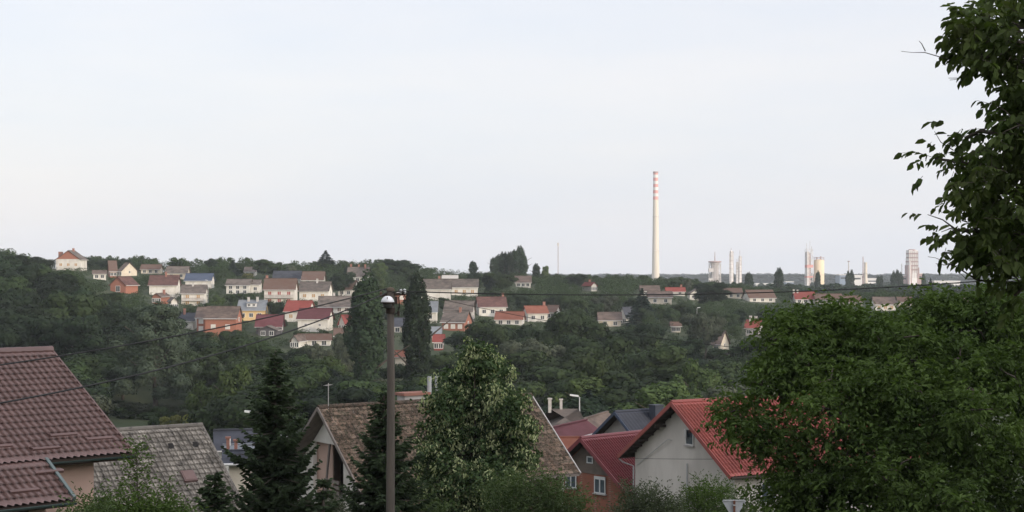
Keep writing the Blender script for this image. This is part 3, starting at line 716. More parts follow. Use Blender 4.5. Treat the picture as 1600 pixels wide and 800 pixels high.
for k in range(4500):
    y = rnd.uniform(440, 730); x = rnd.uniform(-.35, .36) * y; px = 800 + F * x / y
    z = float(ground(x, y)); pb = HY - z * F / y; h = rnd.uniform(1.5, 5.2); pt = pb - h * F / y; hw = h * .5 * F / y
    if any(abs(px - (b[0] + b[1]) / 2) < (b[1] - b[0]) / 2 + 3 and b[4] - 3 < y < b[4] + 13 for b in BOXES): continue
    if any(px + hw > b[0] and px - hw < b[1] and pt < b[3] and pb > b[2] and y < b[4] for b in BOXES): continue
    hedge.append((x, y, h, h * rnd.uniform(1.0, 1.8)))
wood_mass('hedges', hedge, 'hedges and low garden bushes between the village houses', 'broad', 160, .7, 9)
far = []
for k in range(2600):
    y = 900 * (3.4 ** rnd.random()); x = rnd.uniform(-.38, .38) * y; px = 800 + F * x / y
    if px < 620 and y < 1500 and rnd.random() < .7: continue
    if 1950 < y < 2450 and px > 1010: continue
    h = rnd.uniform(8, 15); lim = lerp(px, [900, 1020, 1100, 1200], [428, 433, 440, 443]) + rnd.uniform(-3, 7)
    h = min(h, (HY - lim) / F * y - float(ground(x, y)))
    if h > 2.5: far.append((x, y, h, rnd.uniform(9, 16)))
wood_mass('distant_woodland', far, 'hazy blue green woodland on the plain behind the village crest', 'dark', 220, 2.6, 13)
far2 = []
for k in range(1500):
    y = 3000 * (2 ** rnd.random()); x = rnd.uniform(-.38, .38) * y; far2.append((x, y, rnd.uniform(10, 18), rnd.uniform(40, 90)))
wood_mass('horizon_woodland', far2, 'faint far woodland line on the horizon', 'dark', 120, 7.0, 14)

# crest trees: a low broken row along the skyline
row = []
for k in range(330):
    y = rnd.uniform(700, 800); px = rnd.uniform(120, 1640); x = (px - 800) / F * y
    if 40 < px < 140: continue
    z = float(ground(x, y)); lim = lerp(px, [0, 100, 200, 300, 620, 660, 720, 850, 1000, 1120, 1250, 1600], [396, 400, 402, 405, 408, 421, 428, 430, 432, 441, 461, 464]) + rnd.uniform(-7, 9)
    h = (HY - lim) / F * y - z
    if h > 2.5: row.append((x, y, min(h, 13), rnd.uniform(6, 11)))
wood_mass('crest_trees', row, 'broken line of mixed trees closing the hill crest behind the village', 'broad', 700, .8, 21)

# ---------------------------------------------------------------- the works on the plain
YI = 2200.0; GZ = -25.3
def X(px, Y=YI): return (px - 800) / F * Y
def Zp(py, Y=YI): return (HY - py) / F * Y
mc = mat('chimney_concrete', (0.60, 0.54, 0.455), (0.52, 0.47, 0.40), .05, .9, stretch=(1, 1, .2))
mred = mat('faded_red_paint', (0.58, 0.27, 0.24), (0.52, 0.25, 0.22), .05, .8)
mwht = mat('white_paint', (0.66, 0.64, 0.62), (0.55, 0.53, 0.52), .12, .7)
msteel = mat('pale_steel', (0.56, 0.53, 0.51), (0.42, 0.38, 0.36), .15, .6)
mrust = mat('rusty_pink_steel', (0.38, 0.27, 0.255), (0.30, 0.22, 0.21), .1, .8)
msilo = mat('silo_shell', (0.66, 0.53, 0.36), (0.58, 0.48, 0.34), .06, .7, stretch=(1, 1, .3))
mblue = mat('blue_grey_cladding', (0.20, 0.25, 0.32), (0.17, 0.21, 0.28), .05, .7)
r_ = thing('factory_chimney', 'very tall pale concrete chimney with red and white bands at its top', 'chimney', (X(1024.5), YI, GZ))
zt = Zp(268) - GZ; zb = Zp(312) - GZ; rb, rt = 5.9, 3.3
rad = lambda z: rb + (rt - rb) * (z / zt) ** .8
MB().lathe([(rad(q * zb / 12), q * zb / 12) for q in range(13)], n=40).build('shaft', mc, r_, smooth=True)
nb = 9
for i in range(nb):
    z0, z1 = zb + (zt - zb) * i / nb, zb + (zt - zb) * (i + 1) / nb
    MB().lathe([(rad(z0), z0), (rad(z1), z1)], n=40).build('band', mred if i % 2 == 0 else mwht, r_, smooth=True)
MB().lathe([(rt + .5, zt - 2.2), (rt + .6, zt - .3), (rt - .2, zt), (rt - .6, zt - 1.5)], n=40).build('rim', mrust, r_)
for z in (zt * .33, zt * .62): MB().lathe([(rad(z) + .05, z - .3), (rad(z) + .7, z), (rad(z) + .05, z + .3)], n=30).build('gallery', msteel, r_)

r_ = thing('antenna_mast', 'thin lattice antenna mast on the horizon left of the chimney', 'mast', (X(872, 1600), 1600, -25))
zt = Zp(379, 1600) + 25; m = MB()
for s in ((-.5, -.5), (.5, -.5), (0, .6)): m.beam((s[0], s[1], 0), (s[0] * .6, s[1] * .6, zt), .14, .14)
q = 0
while q < zt - 2: m.beam((-.45, -.45, q), (.45, -.45, q + 1.8), .08, .08); m.beam((.45, -.45, q), (0, .5, q + 1.8), .08, .08); q += 1.8
m.build('lattice', mrust, r_); MB().box(-.9, .9, -.9, .9, zt - 3.5, zt - .5).build('antenna_drum', msteel, r_)

def frame_tower(m, w, d, z0, z1, nlev, t=.45, brace=True):
    for sx in (-1, 1):
        for sy in (-1, 1): m.beam((sx * w / 2, sy * d / 2, z0), (sx * w / 2, sy * d / 2, z1), t, t)
    for k in range(nlev + 1):
        z = z0 + (z1 - z0) * k / nlev
        m.box(-w / 2 - .5, w / 2 + .5, -d / 2 - .5, d / 2 + .5, z - .15, z + .15)
        for yy in (-d / 2 - .5, d / 2 + .5): m.beam((-w / 2 - .5, yy, z + 1.1), (w / 2 + .5, yy, z + 1.1), .12, .12)
        if brace and k < nlev:
            z2 = z0 + (z1 - z0) * (k + 1) / nlev; a = 1 if k % 2 else -1
            for yy in (-d / 2, d / 2): m.beam((-a * w / 2, yy, z), (a * w / 2, yy, z2), t * .6, t * .6)
            m.beam((w / 2, -a * d / 2, z), (w / 2, a * d / 2, z2), t * .6, t * .6)
# round prilling tower in its scaffold
r_ = thing('prilling_tower', 'round white tower wrapped in a lattice of galleries with a spike on its flat top', 'tower', (X(1117), YI, GZ))
h_ = Zp(408) - GZ; MB().lathe([(5.6, 0), (5.6, h_ - 6), (6.5, h_ - 4), (6.5, h_), (0, h_ + .6)], n=28).build('shell', mat('tower_shell', (.46, .42, .40), (.34, .30, .29), .1, .8, stretch=(1, 1, .3)), r_, smooth=False)
m = MB()
for k in range(12):
    a = k * math.pi / 6; c_, s_ = math.cos(a) * 8.6, math.sin(a) * 8.6; c2, s2 = math.cos(a + math.pi / 6) * 8.6, math.sin(a + math.pi / 6) * 8.6
    m.beam((c_, s_, 0), (c_, s_, h_ - 3), .5, .5)
    for q in range(7):
        z = h_ * q / 7; m.beam((c_, s_, z), (c2, s2, z), .4, .4)
        if (q + k) % 2: m.beam((c_, s_, z), (c2, s2, z + h_ / 7), .3, .3)
m.build('lattice', msteel, r_)
MB().lathe([(6.4, h_ - 2.4), (9.4, h_ - 1.8), (9.4, h_ - .2), (6.4, h_ + .2)], n=28).build('head_gallery', mrust, r_)
MB().tube([(0, 0, h_), (0, 0, h_ + 8), (0, 0, Zp(393) - GZ)], [.8, .6, .25], 6).build('spike', mrust, r_)
for zz in (h_ * .28, h_ * .62): MB().box(-9.4, -3, -8, 1, zz, zz + 5).build('platform_cabin', msteel, r_)
# slender columns
def column(px, pt, w, label, extra=0, group=None):
    r_ = thing('process_column', label, 'column tower', (X(px), YI, GZ), .3, group); h_ = Zp(pt) - GZ
    MB().lathe([(w, 0), (w, h_ * .66), (w * .72, h_ * .7), (w * .72, h_ - 1.5), (w * .3, h_)], n=18).build('vessel', mwht, r_, smooth=False)
    m = MB()
    for q in range(9):
        z = h_ * (q + 1) / 9.4; m.lathe([(w * .7, z), (w * 1.4, z), (w * 1.4, z + .25), (w * .7, z + .25)], n=14)
    m.build('platform', mrust, r_)
    MB().beam((w * 1.25, -w * .3, 0), (w * 1.25, -w * .3, h_ * .97), .5, .5).beam((w * 1.25, w * .5, 0), (w * 1.25, w * .5, h_ * .97), .5, .5).build('ladder', msteel, r_)
    MB().tube([(-w * 1.15, -w * .4, 0), (-w * 1.15, -w * .4, h_ * .92), (0, 0, h_ * .96)], w * .2, 8).build('pipe', msteel, r_)
    MB().tube([(0, 0, h_ - 1), (0, 0, h_ + 3 + extra)], .3, 5).build('vent_stack', mrust, r_)
    return r_
column(1142.5, 391, 2.5, 'taller and thicker of the two slender white process columns right of the round tower')
column(1151.5, 408, 1.3, 'short thin column just left of the thinner process column')
column(1156, 399, 1.9, 'thinner of the two slender white process columns right of the round tower', 4)
# lattice tower and silo
r_ = thing('lattice_tower', 'tall open lattice process tower left of the round yellowish silo', 'tower', (X(1264), YI, GZ), .15); h_ = Zp(390) - GZ
m = MB(); frame_tower(m, 8.5, 9, 0, h_, 11, .55); m.build('lattice', mwht, r_)
MB().lathe([(2.6, 0), (2.6, h_ * .85), (1.6, h_ * .9), (0, h_ * .92)], n=16).build('vessel', mrust, r_)
MB().box(-4.2, -1, -4.4, 3, h_ * .1, h_ * .95).build('lift_shaft', msteel, r_)
MB().tube([(-3.5, 0, h_), (-3.5, 0, h_ + 9)], .35, 5).tube([(1.5, 0, h_), (1.5, 0, h_ + 13)], .3, 5).tube([(4, 0, h_ - 3), (4, 0, h_ + 5)], .4, 5).build('vent_stack', msteel, r_)
MB().box(-4.6, 4.6, -5, 5, h_ * .55, h_ * .62).box(-4.6, 4.6, -5, 5, h_ * .3, h_ * .34).build('platform_cabin', mred, r_)
r_ = thing('silo', 'round yellowish silo with a crown of railings beside the lattice tower', 'silo', (X(1281), YI + 6, GZ)); h_ = Zp(407) - GZ
MB().lathe([(7.4, 0), (7.4, h_), (6.6, h_ + .9), (0, h_ + 2)], n=36).build('shell', msilo, r_, smooth=True)
m = MB()
for k in range(14):
    a = k * math.pi / 7; m.beam((7.2 * math.cos(a), 7.2 * math.sin(a), h_), (7.2 * math.cos(a), 7.2 * math.sin(a), h_ + 4.4), .35, .35)
m.lathe([(7.0, h_ + 4), (7.5, h_ + 4), (7.5, h_ + 4.5), (7.0, h_ + 4.5)], n=28).lathe([(7.3, h_ * .5), (7.7, h_ * .5), (7.7, h_ * .5 + .4), (7.3, h_ * .5 + .4)], n=28)
m.build('crown_railing', mrust, r_)
for k, (dx, hh) in enumerate(((-3, 5), (2.5, 6))): MB().box(dx - 1, dx + 1, -1, 1, h_ + .3, h_ + hh).build('head_house', mrust, r_)
# thin masts
r_ = thing('flare_mast', 'thin pale mast above the blue grey factory hall', 'mast', (X(1326), YI, GZ)); h_ = Zp(408) - GZ
MB().tube([(0, 0, 0), (0, 0, h_)], [1.3, .7], 8).build('pole', msteel, r_); MB().lathe([(1.8, h_ - 1), (1.8, h_ + .3), (0, h_ + .3)], n=10).build('head', mrust, r_)
r_ = thing('flare_mast', 'thin dark mast just left of the short stout stack', 'mast', (X(1348.5), YI, GZ)); h_ = Zp(401) - GZ
MB().tube([(0, 0, 0), (0, 0, h_)], [1.0, .6], 8).build('pole', mrust, r_)
for q in range(5): pass
MB().box(-1.2, 1.2, -1.2, 1.2, h_ * .5, h_ * .53).build('platform', msteel, r_)
r_ = thing('stack', 'short stout pale stack between the thin masts and the striped tower', 'chimney', (X(1352.6), YI, GZ)); h_ = Zp(410) - GZ
MB().lathe([(2.6, 0), (2.1, h_ - 1.2), (2.5, h_ - 1), (2.5, h_), (1.2, h_)], n=20).build('shell', mc, r_, smooth=False)
MB().lathe([(2.3, h_ * .6), (3, h_ * .6), (3, h_ * .6 + .3), (2.3, h_ * .6 + .3)], n=20).build('gallery', mrust, r_)
def hall(px0, px1, pt, label, m_, Y=YI, roof=None, stripes=True):
    r_ = thing('factory_hall', label, 'factory hall', (X((px0 + px1) / 2, Y), Y, GZ)); w = (px1 - px0) / F * Y; h_ = Zp(pt, Y) - GZ
    MB().box(-w / 2, w / 2, 0, 30, -2, h_).build('wall', m_, r_)
    MB().prism([(-w / 2 - .6, -.6, h_ + .01), (w / 2 + .6, -.6, h_ + .01), (w / 2 + .6, 30.6, h_ + .01), (-w / 2 - .6, 30.6, h_ + .01)], (0, 0, 1.2)).build('roof', roof or mwht, r_)
    k = max(1, int(w / 9))
    for i in range(k):
        x = -w / 2 + (i + .5) * w / k
        MB().box(x - w / k * .36, x + w / k * .36, -.12, .1, h_ * .74, h_ * .86).build('window', M['glass'], r_)
    return r_
hall(1181, 1211, 444, 'long low white factory hall right of the lone poplar', mwht)
hall(1312, 1324, 430, 'blue grey factory block under the thin pale mast', mblue)
hall(1332, 1347, 431, 'white hall with pale roof left of the thin dark mast', mwht)
hall(1354, 1372, 436, 'low white hall stretching right of the stout stack', mwht)
hall(1407, 1419, 431, 'pinkish low building at the foot of the striped tower', mrust)
hall(1432, 1441, 428, 'stepped pink and white block right of the striped tower', mrust)
hall(1460, 1500, 440, 'long pale hall in the haze at the right', mwht, roof=mwht)
hall(1200, 1212, 446, 'low cream building far left of the lattice tower', msilo, Y=2300)
hall(1228, 1240, 441, 'small hazy block left of the lattice tower', mblue, Y=2600)
# striped block tower
r_ = thing('granulation_tower', 'massive pink and white banded process tower at the right end of the works', 'tower', (X(1425), YI, GZ), .1); h_ = Zp(391) - GZ
m0, m1 = MB(), MB()
ns = 11; w0 = 14.5
for k in range(ns):
    z0 = h_ * (.42 + .56 * k / ns + (.018 if k % 2 else 0)); z1 = h_ * (.42 + .56 * (k + 1) / ns + (0 if k % 2 else .018)); w = w0 / 2 * (1 if k < 7 else .92)
    (m0 if k % 2 else m1).box(-w, w, -6, 6, z0, z1)
m0.build('cladding_band', mrust, r_); m1.build('cladding_band', mwht, r_)
MB().box(-8.5, -3, -7, 6, 0, h_ * .62).build('stair_tower', mrust, r_); MB().box(-2.6, 5, -6.6, 6, 0, h_ * .42).build('silo_base', mwht, r_); MB().box(5.2, 8.6, -6, 5, 0, h_ * .56).build('hoist_frame', mrust, r_)
MB().lathe([(6.2, h_ * .98), (6.2, h_ * 1.0), (4.2, h_ * 1.025), (0, h_ * 1.03)], n=20).build('roof', mrust, r_)
fr_ = MB()
for k in range(6): x = -6.6 + k * 2.64; fr_.beam((x, -6.35, h_ * .3), (x, -6.35, h_ * .97), .5, .5)
fr_.build('lattice', mrust, r_)
MB().tube([(-6, -7.3, 0), (-6, -7.3, h_ * .72)], 1.1, 10).build('pipe', mwht, r_)
r_ = thing('process_column', 'small slender column at the left flank of the striped tower', 'column tower', (X(1409), YI, GZ)); h_ = Zp(412) - GZ
MB().tube([(0, 0, 0), (0, 0, h_)], .7, 8).build('vessel', mwht, r_)

# ---------------------------------------------------------------- street lamps
mlamp = mat('galvanised_steel', (0.42, 0.43, 0.43), (0.36, 0.37, 0.37), 3, .5)
mlens = mat('lamp_housing', (0.60, 0.61, 0.60), (0.55, 0.56, 0.55), 3, .4)
def lamp(px, pt, Y, side, label):
    x = (px - 800) / F * Y; z0 = float(ground(x, Y)); h_ = (HY - pt) / F * Y - z0
    r_ = thing('street_lamp', label, 'street lamp', (x, Y, z0))
    MB().tube([(0, 0, -.3), (0, 0, h_ * .6), (0, 0, h_ - .1), (side * .25, 0, h_)], [.09, .07, .055, .05], 8).build('pole', mlamp, r_)
    MB().prism([(side * .1, -.16, h_ - .07), (side * .1, .16, h_ - .07), (side * 1.0, .13, h_ + .05), (side * 1.0, -.13, h_ + .05)], (0, 0, .16)).build('lamp_head', mlens, r_)
lamp(905.5, 619, 160, -1, 'tall street lamp standing behind the hipped brown roof')
lamp(401.5, 645, 125, -1, 'street lamp beside the dark grey roof left of the tall spruce')
lamp(325, 438, 560, -1, 'thin pale street lamp next to the blue roofed house on the hill')
lamp(1089, 481, 470, 1, 'little street lamp among trees on the right slope')

# ---------------------------------------------------------------- near roofs with real tile relief
def tile_slope(A, r, s, n, Lr, S, period, amp, row, step, prof, seg=8, jit=0.0, rg=None, stagger=False, lip=0.0):
    """grid of overlapping tiles: A upper left corner, r along the ridge, s down the slope, n outward"""
    rg = rg or np.random.default_rng(1); A, r, s, n = [np.array(q, dtype=float) for q in (A, r, s, n)]
    ncol = max(1, int(round(Lr / period))); per = Lr / ncol; nrow = max(1, int(round(S / row))); rw = S / nrow
    nx = ncol * seg + 1; u = np.arange(nx) / seg
    th = rg.uniform(0, 1, (nrow, ncol)); hj = rg.normal(0, jit, (nrow, ncol)) if jit else np.zeros((nrow, ncol))
    V, Fc, T_ = [], [], []; base = 0
    for k in range(nrow):
        uu = u + (0.5 if stagger and k % 2 else 0); fr = uu % 1.0
        if prof == 'wave': h = amp * (0.5 - 0.5 * np.cos(2 * np.pi * fr)) ** 1.3
        elif prof == 'pan': h = amp * (np.exp(-((fr - .5) / .16) ** 2) + .25 * np.cos(4 * np.pi * fr))
        elif prof == 'flat': h = amp * np.exp(-((np.minimum(fr, 1 - fr)) / .07) ** 2) * -1
        else: h = amp * (np.minimum(fr, 1 - fr) < .06)
        ci = np.clip(uu.astype(int), 0, ncol - 1); j = hj[k][ci]; wob = (.35 * amp + .1 * step) * np.sin(2 * np.pi * fr)
        for v, hh in ((k * rw, 0.0), ((k + 1) * rw, step)):
            off = (wob + lip * h / max(amp, 1e-6)) if v > k * rw else 0
            V.append(A + np.outer(u * per, r) + np.outer(np.full(nx, v) + (off if np.ndim(off) else 0), s) + np.outer(h + hh + j * (1 if hh else .3), n))
        a = base + np.arange(nx - 1); Fc.append(np.stack([a, a + 1, a + 1 + nx, a + nx], -1)); T_.append(th[k][ci[:-1]])
        if k < nrow - 1: a2 = a + nx; Fc.append(np.stack([a2, a2 + 1, a2 + 1 + nx, a2 + nx], -1)); T_.append(np.full(nx - 1, .1))  # risers get a fixed low tint: shade under the tile edges, painted in
        base += 2 * nx
    return np.concatenate(V), np.concatenate(Fc), np.concatenate(T_)

def V3(*a): return Vector(a)
class Gable:
    """near gable roof: apex = end of the ridge nearest the left, ridge runs towards (cos th, sin th)"""
    def __init__(s, apex, th, span, pitch, L):
        s.A = Vector(apex); s.r = V3(math.cos(th), math.sin(th), 0); s.d = V3(math.sin(th), -math.cos(th), 0)
        s.t = math.tan(pitch); s.sl = span / math.cos(pitch); s.L = L; s.span = span
        s.sF = (s.d + V3(0, 0, -s.t)).normalized(); s.sB = (-s.d + V3(0, 0, -s.t)).normalized()
        s.nF = s.r.cross(s.sF); s.nF = s.nF if s.nF.z > 0 else -s.nF
        s.nB = s.r.cross(s.sB); s.nB = s.nB if s.nB.z > 0 else -s.nB
    def p(s, u, v, h=0.0):
        """u along the ridge, v horizontal distance from the ridge (+ towards the viewer), h above the roof plane"""
        return s.A + s.r * u + s.d * v + V3(0, 0, -abs(v) * s.t + h)
def near_roof(root, G, m, mt, args, back=True, name='roof', thick=.14, L=None, u0=0.0, cap=True):
    L = L or G.L
    v, f, ti = tile_slope(G.p(u0, 0), G.r, G.sF, G.nF, L, G.sl, *args)
    o = link(name, newmesh(name, v, f, m, tint=ti), root)
    v2, f2, t2 = tile_slope(G.p(u0, 0), G.r, G.sB, G.nB, L, G.sl, *args)
    o2 = link(name, newmesh(name, v2, f2[:, ::-1], m, tint=t2), root)
    bd = MB()
    for sg in (1, -1):
        bd.prism([G.p(u0 + .01, sg * .02, -.03), G.p(u0 + L - .01, sg * .02, -.03), G.p(u0 + L - .01, sg * (G.span - .02), -.03), G.p(u0 + .01, sg * (G.span - .02), -.03)], (0, 0, -thick))
    bd.build('roof_boards', mt, root)
    if cap:
        c = MB(); k = max(1, int(L / .36)); q = L / k
        for i in range(k):
            c.tube([G.p(u0 + i * q, 0, .03), G.p(u0 + (i + 1) * q + .03, 0, .015)], [.12, .145], 10)
        c.build('ridge_cap', m, root)
    return o
def verge(root, G, u, m, w=.09, h=.2, name='verge_board', lift=.03, sides=(1, -1)):
    for sg in sides:
        MB().beam(G.p(u, 0, lift - h / 2 + .02), G.p(u, sg * G.span, lift - h / 2 + .02), w, h).build(name, m, root)
def near_window(root, c, right, out, w, h, frame_m, mul=1, sill=True, blind=0.0):
    """window with frame, glass and sill; c centre on the wall, right and out unit vectors"""
    c, right, out = Vector(c), Vector(right), Vector(out); up = V3(0, 0, 1)
    Mx = Matrix((( right.x, out.x, 0, c.x), (right.y, out.y, 0, c.y), (0, 0, 1, c.z), (0, 0, 0, 1)))
    fw = .07; w2, h2 = w / 2, h / 2
    b = MB(Mx); b.box(-w2 - .004, w2 + .004, .0, .05, -h2, -h2 + fw).box(-w2, w2, .0, .05, h2 - fw, h2).box(-w2, -w2 + fw, .0, .05, -h2 + fw, h2 - fw).box(w2 - fw, w2, .0, .05, -h2 + fw, h2 - fw)
    for i in range(1, mul): x = -w2 + w * i / mul; b.box(x - fw * .6, x + fw * .6, .0, .055, -h2 + fw, h2 - fw)
    o = b.build('window', frame_m, root)
    MB(Mx).box(-w2 + fw, w2 - fw, .005, .02, -h2 + fw, h2 - fw).build('pane', nglass, o)
    if blind: MB(Mx).box(-w2 + fw, w2 - fw, .024, .035, h2 - fw - blind * h, h2 - fw).build('roller_blind', frame_m, o)
    if sill: MB(Mx).box(-w2 - .08, w2 + .08, -.01, .14, -h2 - .07, -h2 - .01).build('sill', M['chimw'], o)
    return o
nglass = mat('near_window_glass', (0.05, 0.065, 0.08), (0.08, 0.10, 0.12), 1.5, 0.08, spec=0.8)
teal = mat('dark_green_gutter_paint', (0.035, 0.055, 0.052), (0.045, 0.065, 0.06), 4, .4)
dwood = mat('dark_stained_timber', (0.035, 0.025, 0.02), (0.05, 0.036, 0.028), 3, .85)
gwood = mat('grey_weathered_timber', (0.20, 0.17, 0.15), (0.14, 0.12, 0.105), 3, .9, stretch=(1, 1, .3))

# 1. brown metal tile roof at the left
m_bt = mat('brown_metal_tile', (0.150, 0.088, 0.078), (0.120, 0.070, 0.062), 1.2, .42, tint=.07, bump=.1, bscale=30, spec=.45)
root = thing('tiled_roof_house', 'near brown metal tile roof house at the lower left with pinkish wall', 'house', (-16, 48, -10.5))
def unroot(r): return r.matrix_basis.inverted()
def settle(root):
    """children were built in world coordinates: keep them there under the thing's base"""
    inv = Matrix.Translation(-Vector(root.location))
    seen = set()
    for c in root.children:
        if c.type == 'MESH':
            if c.data.name not in seen:
                c.data.transform(inv); seen.add(c.data.name)
                for g in c.children_recursive:
                    if g.type == 'MESH' and g.data.name not in seen: g.data.transform(inv); seen.add(g.data.name)
G = Gable((-15, 50, -2.56), math.radians(42), 5.49, math.radians(27.4), 12)
UL = -12.0
mt_args = (.21, .018, .345, .075, 'wave', 10, 0.0, None, False, .11)
near_roof(root, G, m_bt, dwood, mt_args, u0=UL)
E = G.p(-2.8, G.span)                                     # where the lower part of the roof starts
v, f, ti = tile_slope(E - G.r * 9.0, G.r, G.sF, G.nF, 9.0, 1.8 / math.cos(math.radians(27.4)), *mt_args)
link('lower_roof', newmesh('lower_roof', v, f, m_bt, tint=ti), root)
q1 = E + G.d * 1.8 + V3(0, 0, -1.8 * G.t)
MB().prism([E - G.r * 9 + V3(0, 0, -.03), E + V3(0, 0, -.03), q1 + V3(0, 0, -.03), q1 - G.r * 9 + V3(0, 0, -.03)], (0, 0, -.14)).build('roof_boards', dwood, root)
def gutter(a, b, name='gutter', r=.075, m=teal):
    a, b = Vector(a), Vector(b); d = (b - a).normalized(); sd = d.cross(V3(0, 0, 1)).normalized(); mb = MB(); n = 8; vs = []
    for p in (a, b):
        for k in range(n + 1):
            t = math.pi * k / n; vs.append(p + sd * (math.cos(t) * r) + V3(0, 0, -math.sin(t) * r))
        for k in range(n + 1):
            t = math.pi * (n - k) / n; vs.append(p + sd * (math.cos(t) * (r - .012)) + V3(0, 0, -math.sin(t) * (r - .012) + .002))
    N = 2 * (n + 1); mb.add(vs, [(k, (k + 1) % N, N + (k + 1) % N, N + k) for k in range(N)] + [tuple(range(N))[::-1], tuple(range(N, 2 * N))])
    return mb.build(name, m, root)
off = G.d * .07 + V3(0, 0, -.06)
gutter(E + off + G.r * .02, G.p(.02, G.span) + off); gutter(q1 - G.r * 9 + off, q1 + off + G.r * .05)
MB().beam(G.p(-2.78, G.span, -.10), G.p(.03, G.span, -.10), .03, .18).build('fascia', dwood, root)
MB().beam(E + G.r * .04 + V3(0, 0, .02), q1 + G.r * .04 + V3(0, 0, .02), .09, .16).build('verge_trim', mat('grey_green_flashing', (.13, .16, .155), (.10, .13, .125), 3, .35), root)
MB().beam(G.p(.02, 0, 0.0), G.p(.02, G.span, 0.0), .05, .12).beam(G.p(.02, 0, 0.0), G.p(.02, -G.span, 0.0), .05, .12).build('verge_trim', m_bt, root)
for (uu, vv) in ((-.75, 4.75), (-1.75, 4.45), (-2.55, 5.0), (-3.9, 4.75), (-2.95, 6.05), (-4.0, 6.75), (-5.2, 6.45)):
    c = G.A + G.r * uu + G.d * vv + V3(0, 0, -vv * G.t)
    MB(Matrix.Translation(c) @ Matrix(((G.r.x, G.sF.x, G.nF.x, 0), (G.r.y, G.sF.y, G.nF.y, 0), (G.r.z, G.sF.z, G.nF.z, 0), (0, 0, 0, 1)))).prism([(-.42, -.16, .03), (-.42, .10, .03), (-.42, .10, .11), (-.42, .04, .115)], (.84, 0, 0)).build('snow_stop', m_bt, root)
wc = G.A + G.r * -.95 + G.d * 4.85                       # wall corner under the upper eave
wz = G.A.z - 4.85 * G.t - .12
MB().prism([wc - G.r * 10 + V3(0, 0, -wc.z - 12), wc + V3(0, 0, -wc.z - 12), wc - G.d * 9.7 + V3(0, 0, -wc.z - 12), wc - G.d * 9.7 - G.r * 10 + V3(0, 0, -wc.z - 12)], (0, 0, 12 + wz)).build('wall', M['pink'], root)
wl = E + G.d * 1.25 - G.r * .55; wlz = E.z - 1.25 * G.t - .14
MB().prism([V3((wl - G.r * 8).x, (wl - G.r * 8).y, -12), V3(wl.x, wl.y, -12), V3((wl - G.d * 2).x, (wl - G.d * 2).y, -12), V3((wl - G.r * 8 - G.d * 2).x, (wl - G.r * 8 - G.d * 2).y, -12)], (0, 0, 12 + wlz)).build('wall', M['pink'], root)
MB().prism([G.p(-.95, -4.7, -.16), G.p(-.95, 4.7, -.16), G.p(-.95, 0, -.16)], -G.r * .1).build('gable', M['pink'], root)
near_window(root, (wl - G.r * 1.0 + G.d * .01).to_tuple()[:2] + (wlz - .62,), G.r, G.d, .95, .8, dwood, 1, sill=False)
settle(root)

# 2. grey weathered concrete tile roof
m_gt = mat('weathered_concrete_tile', (0.29, 0.262, 0.225), (0.20, 0.18, 0.155), .9, .9, tint=.35, moss=(0.11, 0.10, 0.088), mossamt=.44, bump=.3, bscale=25)
root = thing('tiled_roof_house', 'mottled grey tile roof house with a rooflight right behind the brown roof', 'house', (-19, 72, -14))
G = Gable((-15.16 - 12 * math.cos(math.radians(35)), 75 - 12 * math.sin(math.radians(35)), -7.5), math.radians(35), 6.2, math.radians(35), 12)
near_roof(root, G, m_gt, gwood, (.30, .03, .34, .08, 'pan', 8, .006, None, False, .12), back=True)
verge(root, G, 12.02, m_gt, .12, .16)
verge(root, G, -.02, m_gt, .12, .16)
for i in range(9):
    c = G.p(12 - .8 - i * 1.25, 1.1, .03)
    MB(Matrix.Translation(c)).prism([(-.12, -.12, 0), (.12, -.12, 0), (.1, -.02, .12), (-.1, -.02, .12)], G.sF * .2 + V3(0, 0, .02)).build('vent_tile', M['soil'], root)
c = G.p(12 - 1.95, 3.0, .06)
Mx = Matrix.Translation(c) @ Matrix(((G.r.x, G.sF.x, G.nF.x, 0), (G.r.y, G.sF.y, G.nF.y, 0), (G.r.z, G.sF.z, G.nF.z, 0), (0, 0, 0, 1)))
rl = MB(Mx).box(-.32, .32, -.36, .36, -.05, .12).build('rooflight', m_bt, root)
MB(Mx).box(-.26, .26, -.3, .3, .122, .135).build('pane', mat('rooflight_glass', (.16, .10, .09), (.14, .09, .08), 2, .25), rl)
MB().prism([G.p(.7, 5.6, -.3), G.p(11.3, 5.6, -.3), G.p(11.3, -5.6, -.3), G.p(.7, -5.6, -.3)], (0, 0, -6)).build('wall', M['white'], root)
for u in (.7, 11.3): MB().prism([G.p(u, -5.6, -.16), G.p(u, 5.6, -.16), G.p(u, 0, -.16)], G.r * (.1 if u < 5 else -.1)).build('gable', M['white'], root)
settle(root)

# 3. mossy clay tile roof in the middle
m_mt = mat('mossy_clay_tile', (0.20, 0.135, 0.097), (0.17, 0.128, 0.10), 2.2, .95, tint=.45, moss=(0.055, 0.05, 0.032), mossamt=.49, bump=.5, bscale=20)
root = thing('tiled_roof_house', 'mossy red brown tile roof house with open gable balcony behind the utility pole', 'house', (-5, 84, -15.5))
A0 = V3(-10.1, 80, -7.07); B0 = V3(1.1, 87.9, -7.07); th = math.atan2(B0.y - A0.y, B0.x - A0.x)
G = Gable(A0, th, 4.55, math.radians(41), (B0 - A0).length)
near_roof(root, G, m_mt, gwood, (.26, .03, .33, .055, 'flat', 6, .016, None, True))
verge(root, G, -.03, gwood, .07, .16); verge(root, G, G.L + .03, M['chimw'], .07, .16)
lw = .75                                                   # gable wall set back under the verge
def gp(v, z, u=lw): q = G.A + G.r * u + G.d * v; return V3(q.x, q.y, G.A.z + z)
hz = -1.95
wall = MB()
gmax = 3.9
wall.prism([gp(-1.95, hz), gp(1.95, hz), gp(0, -.2)], G.r * .22)
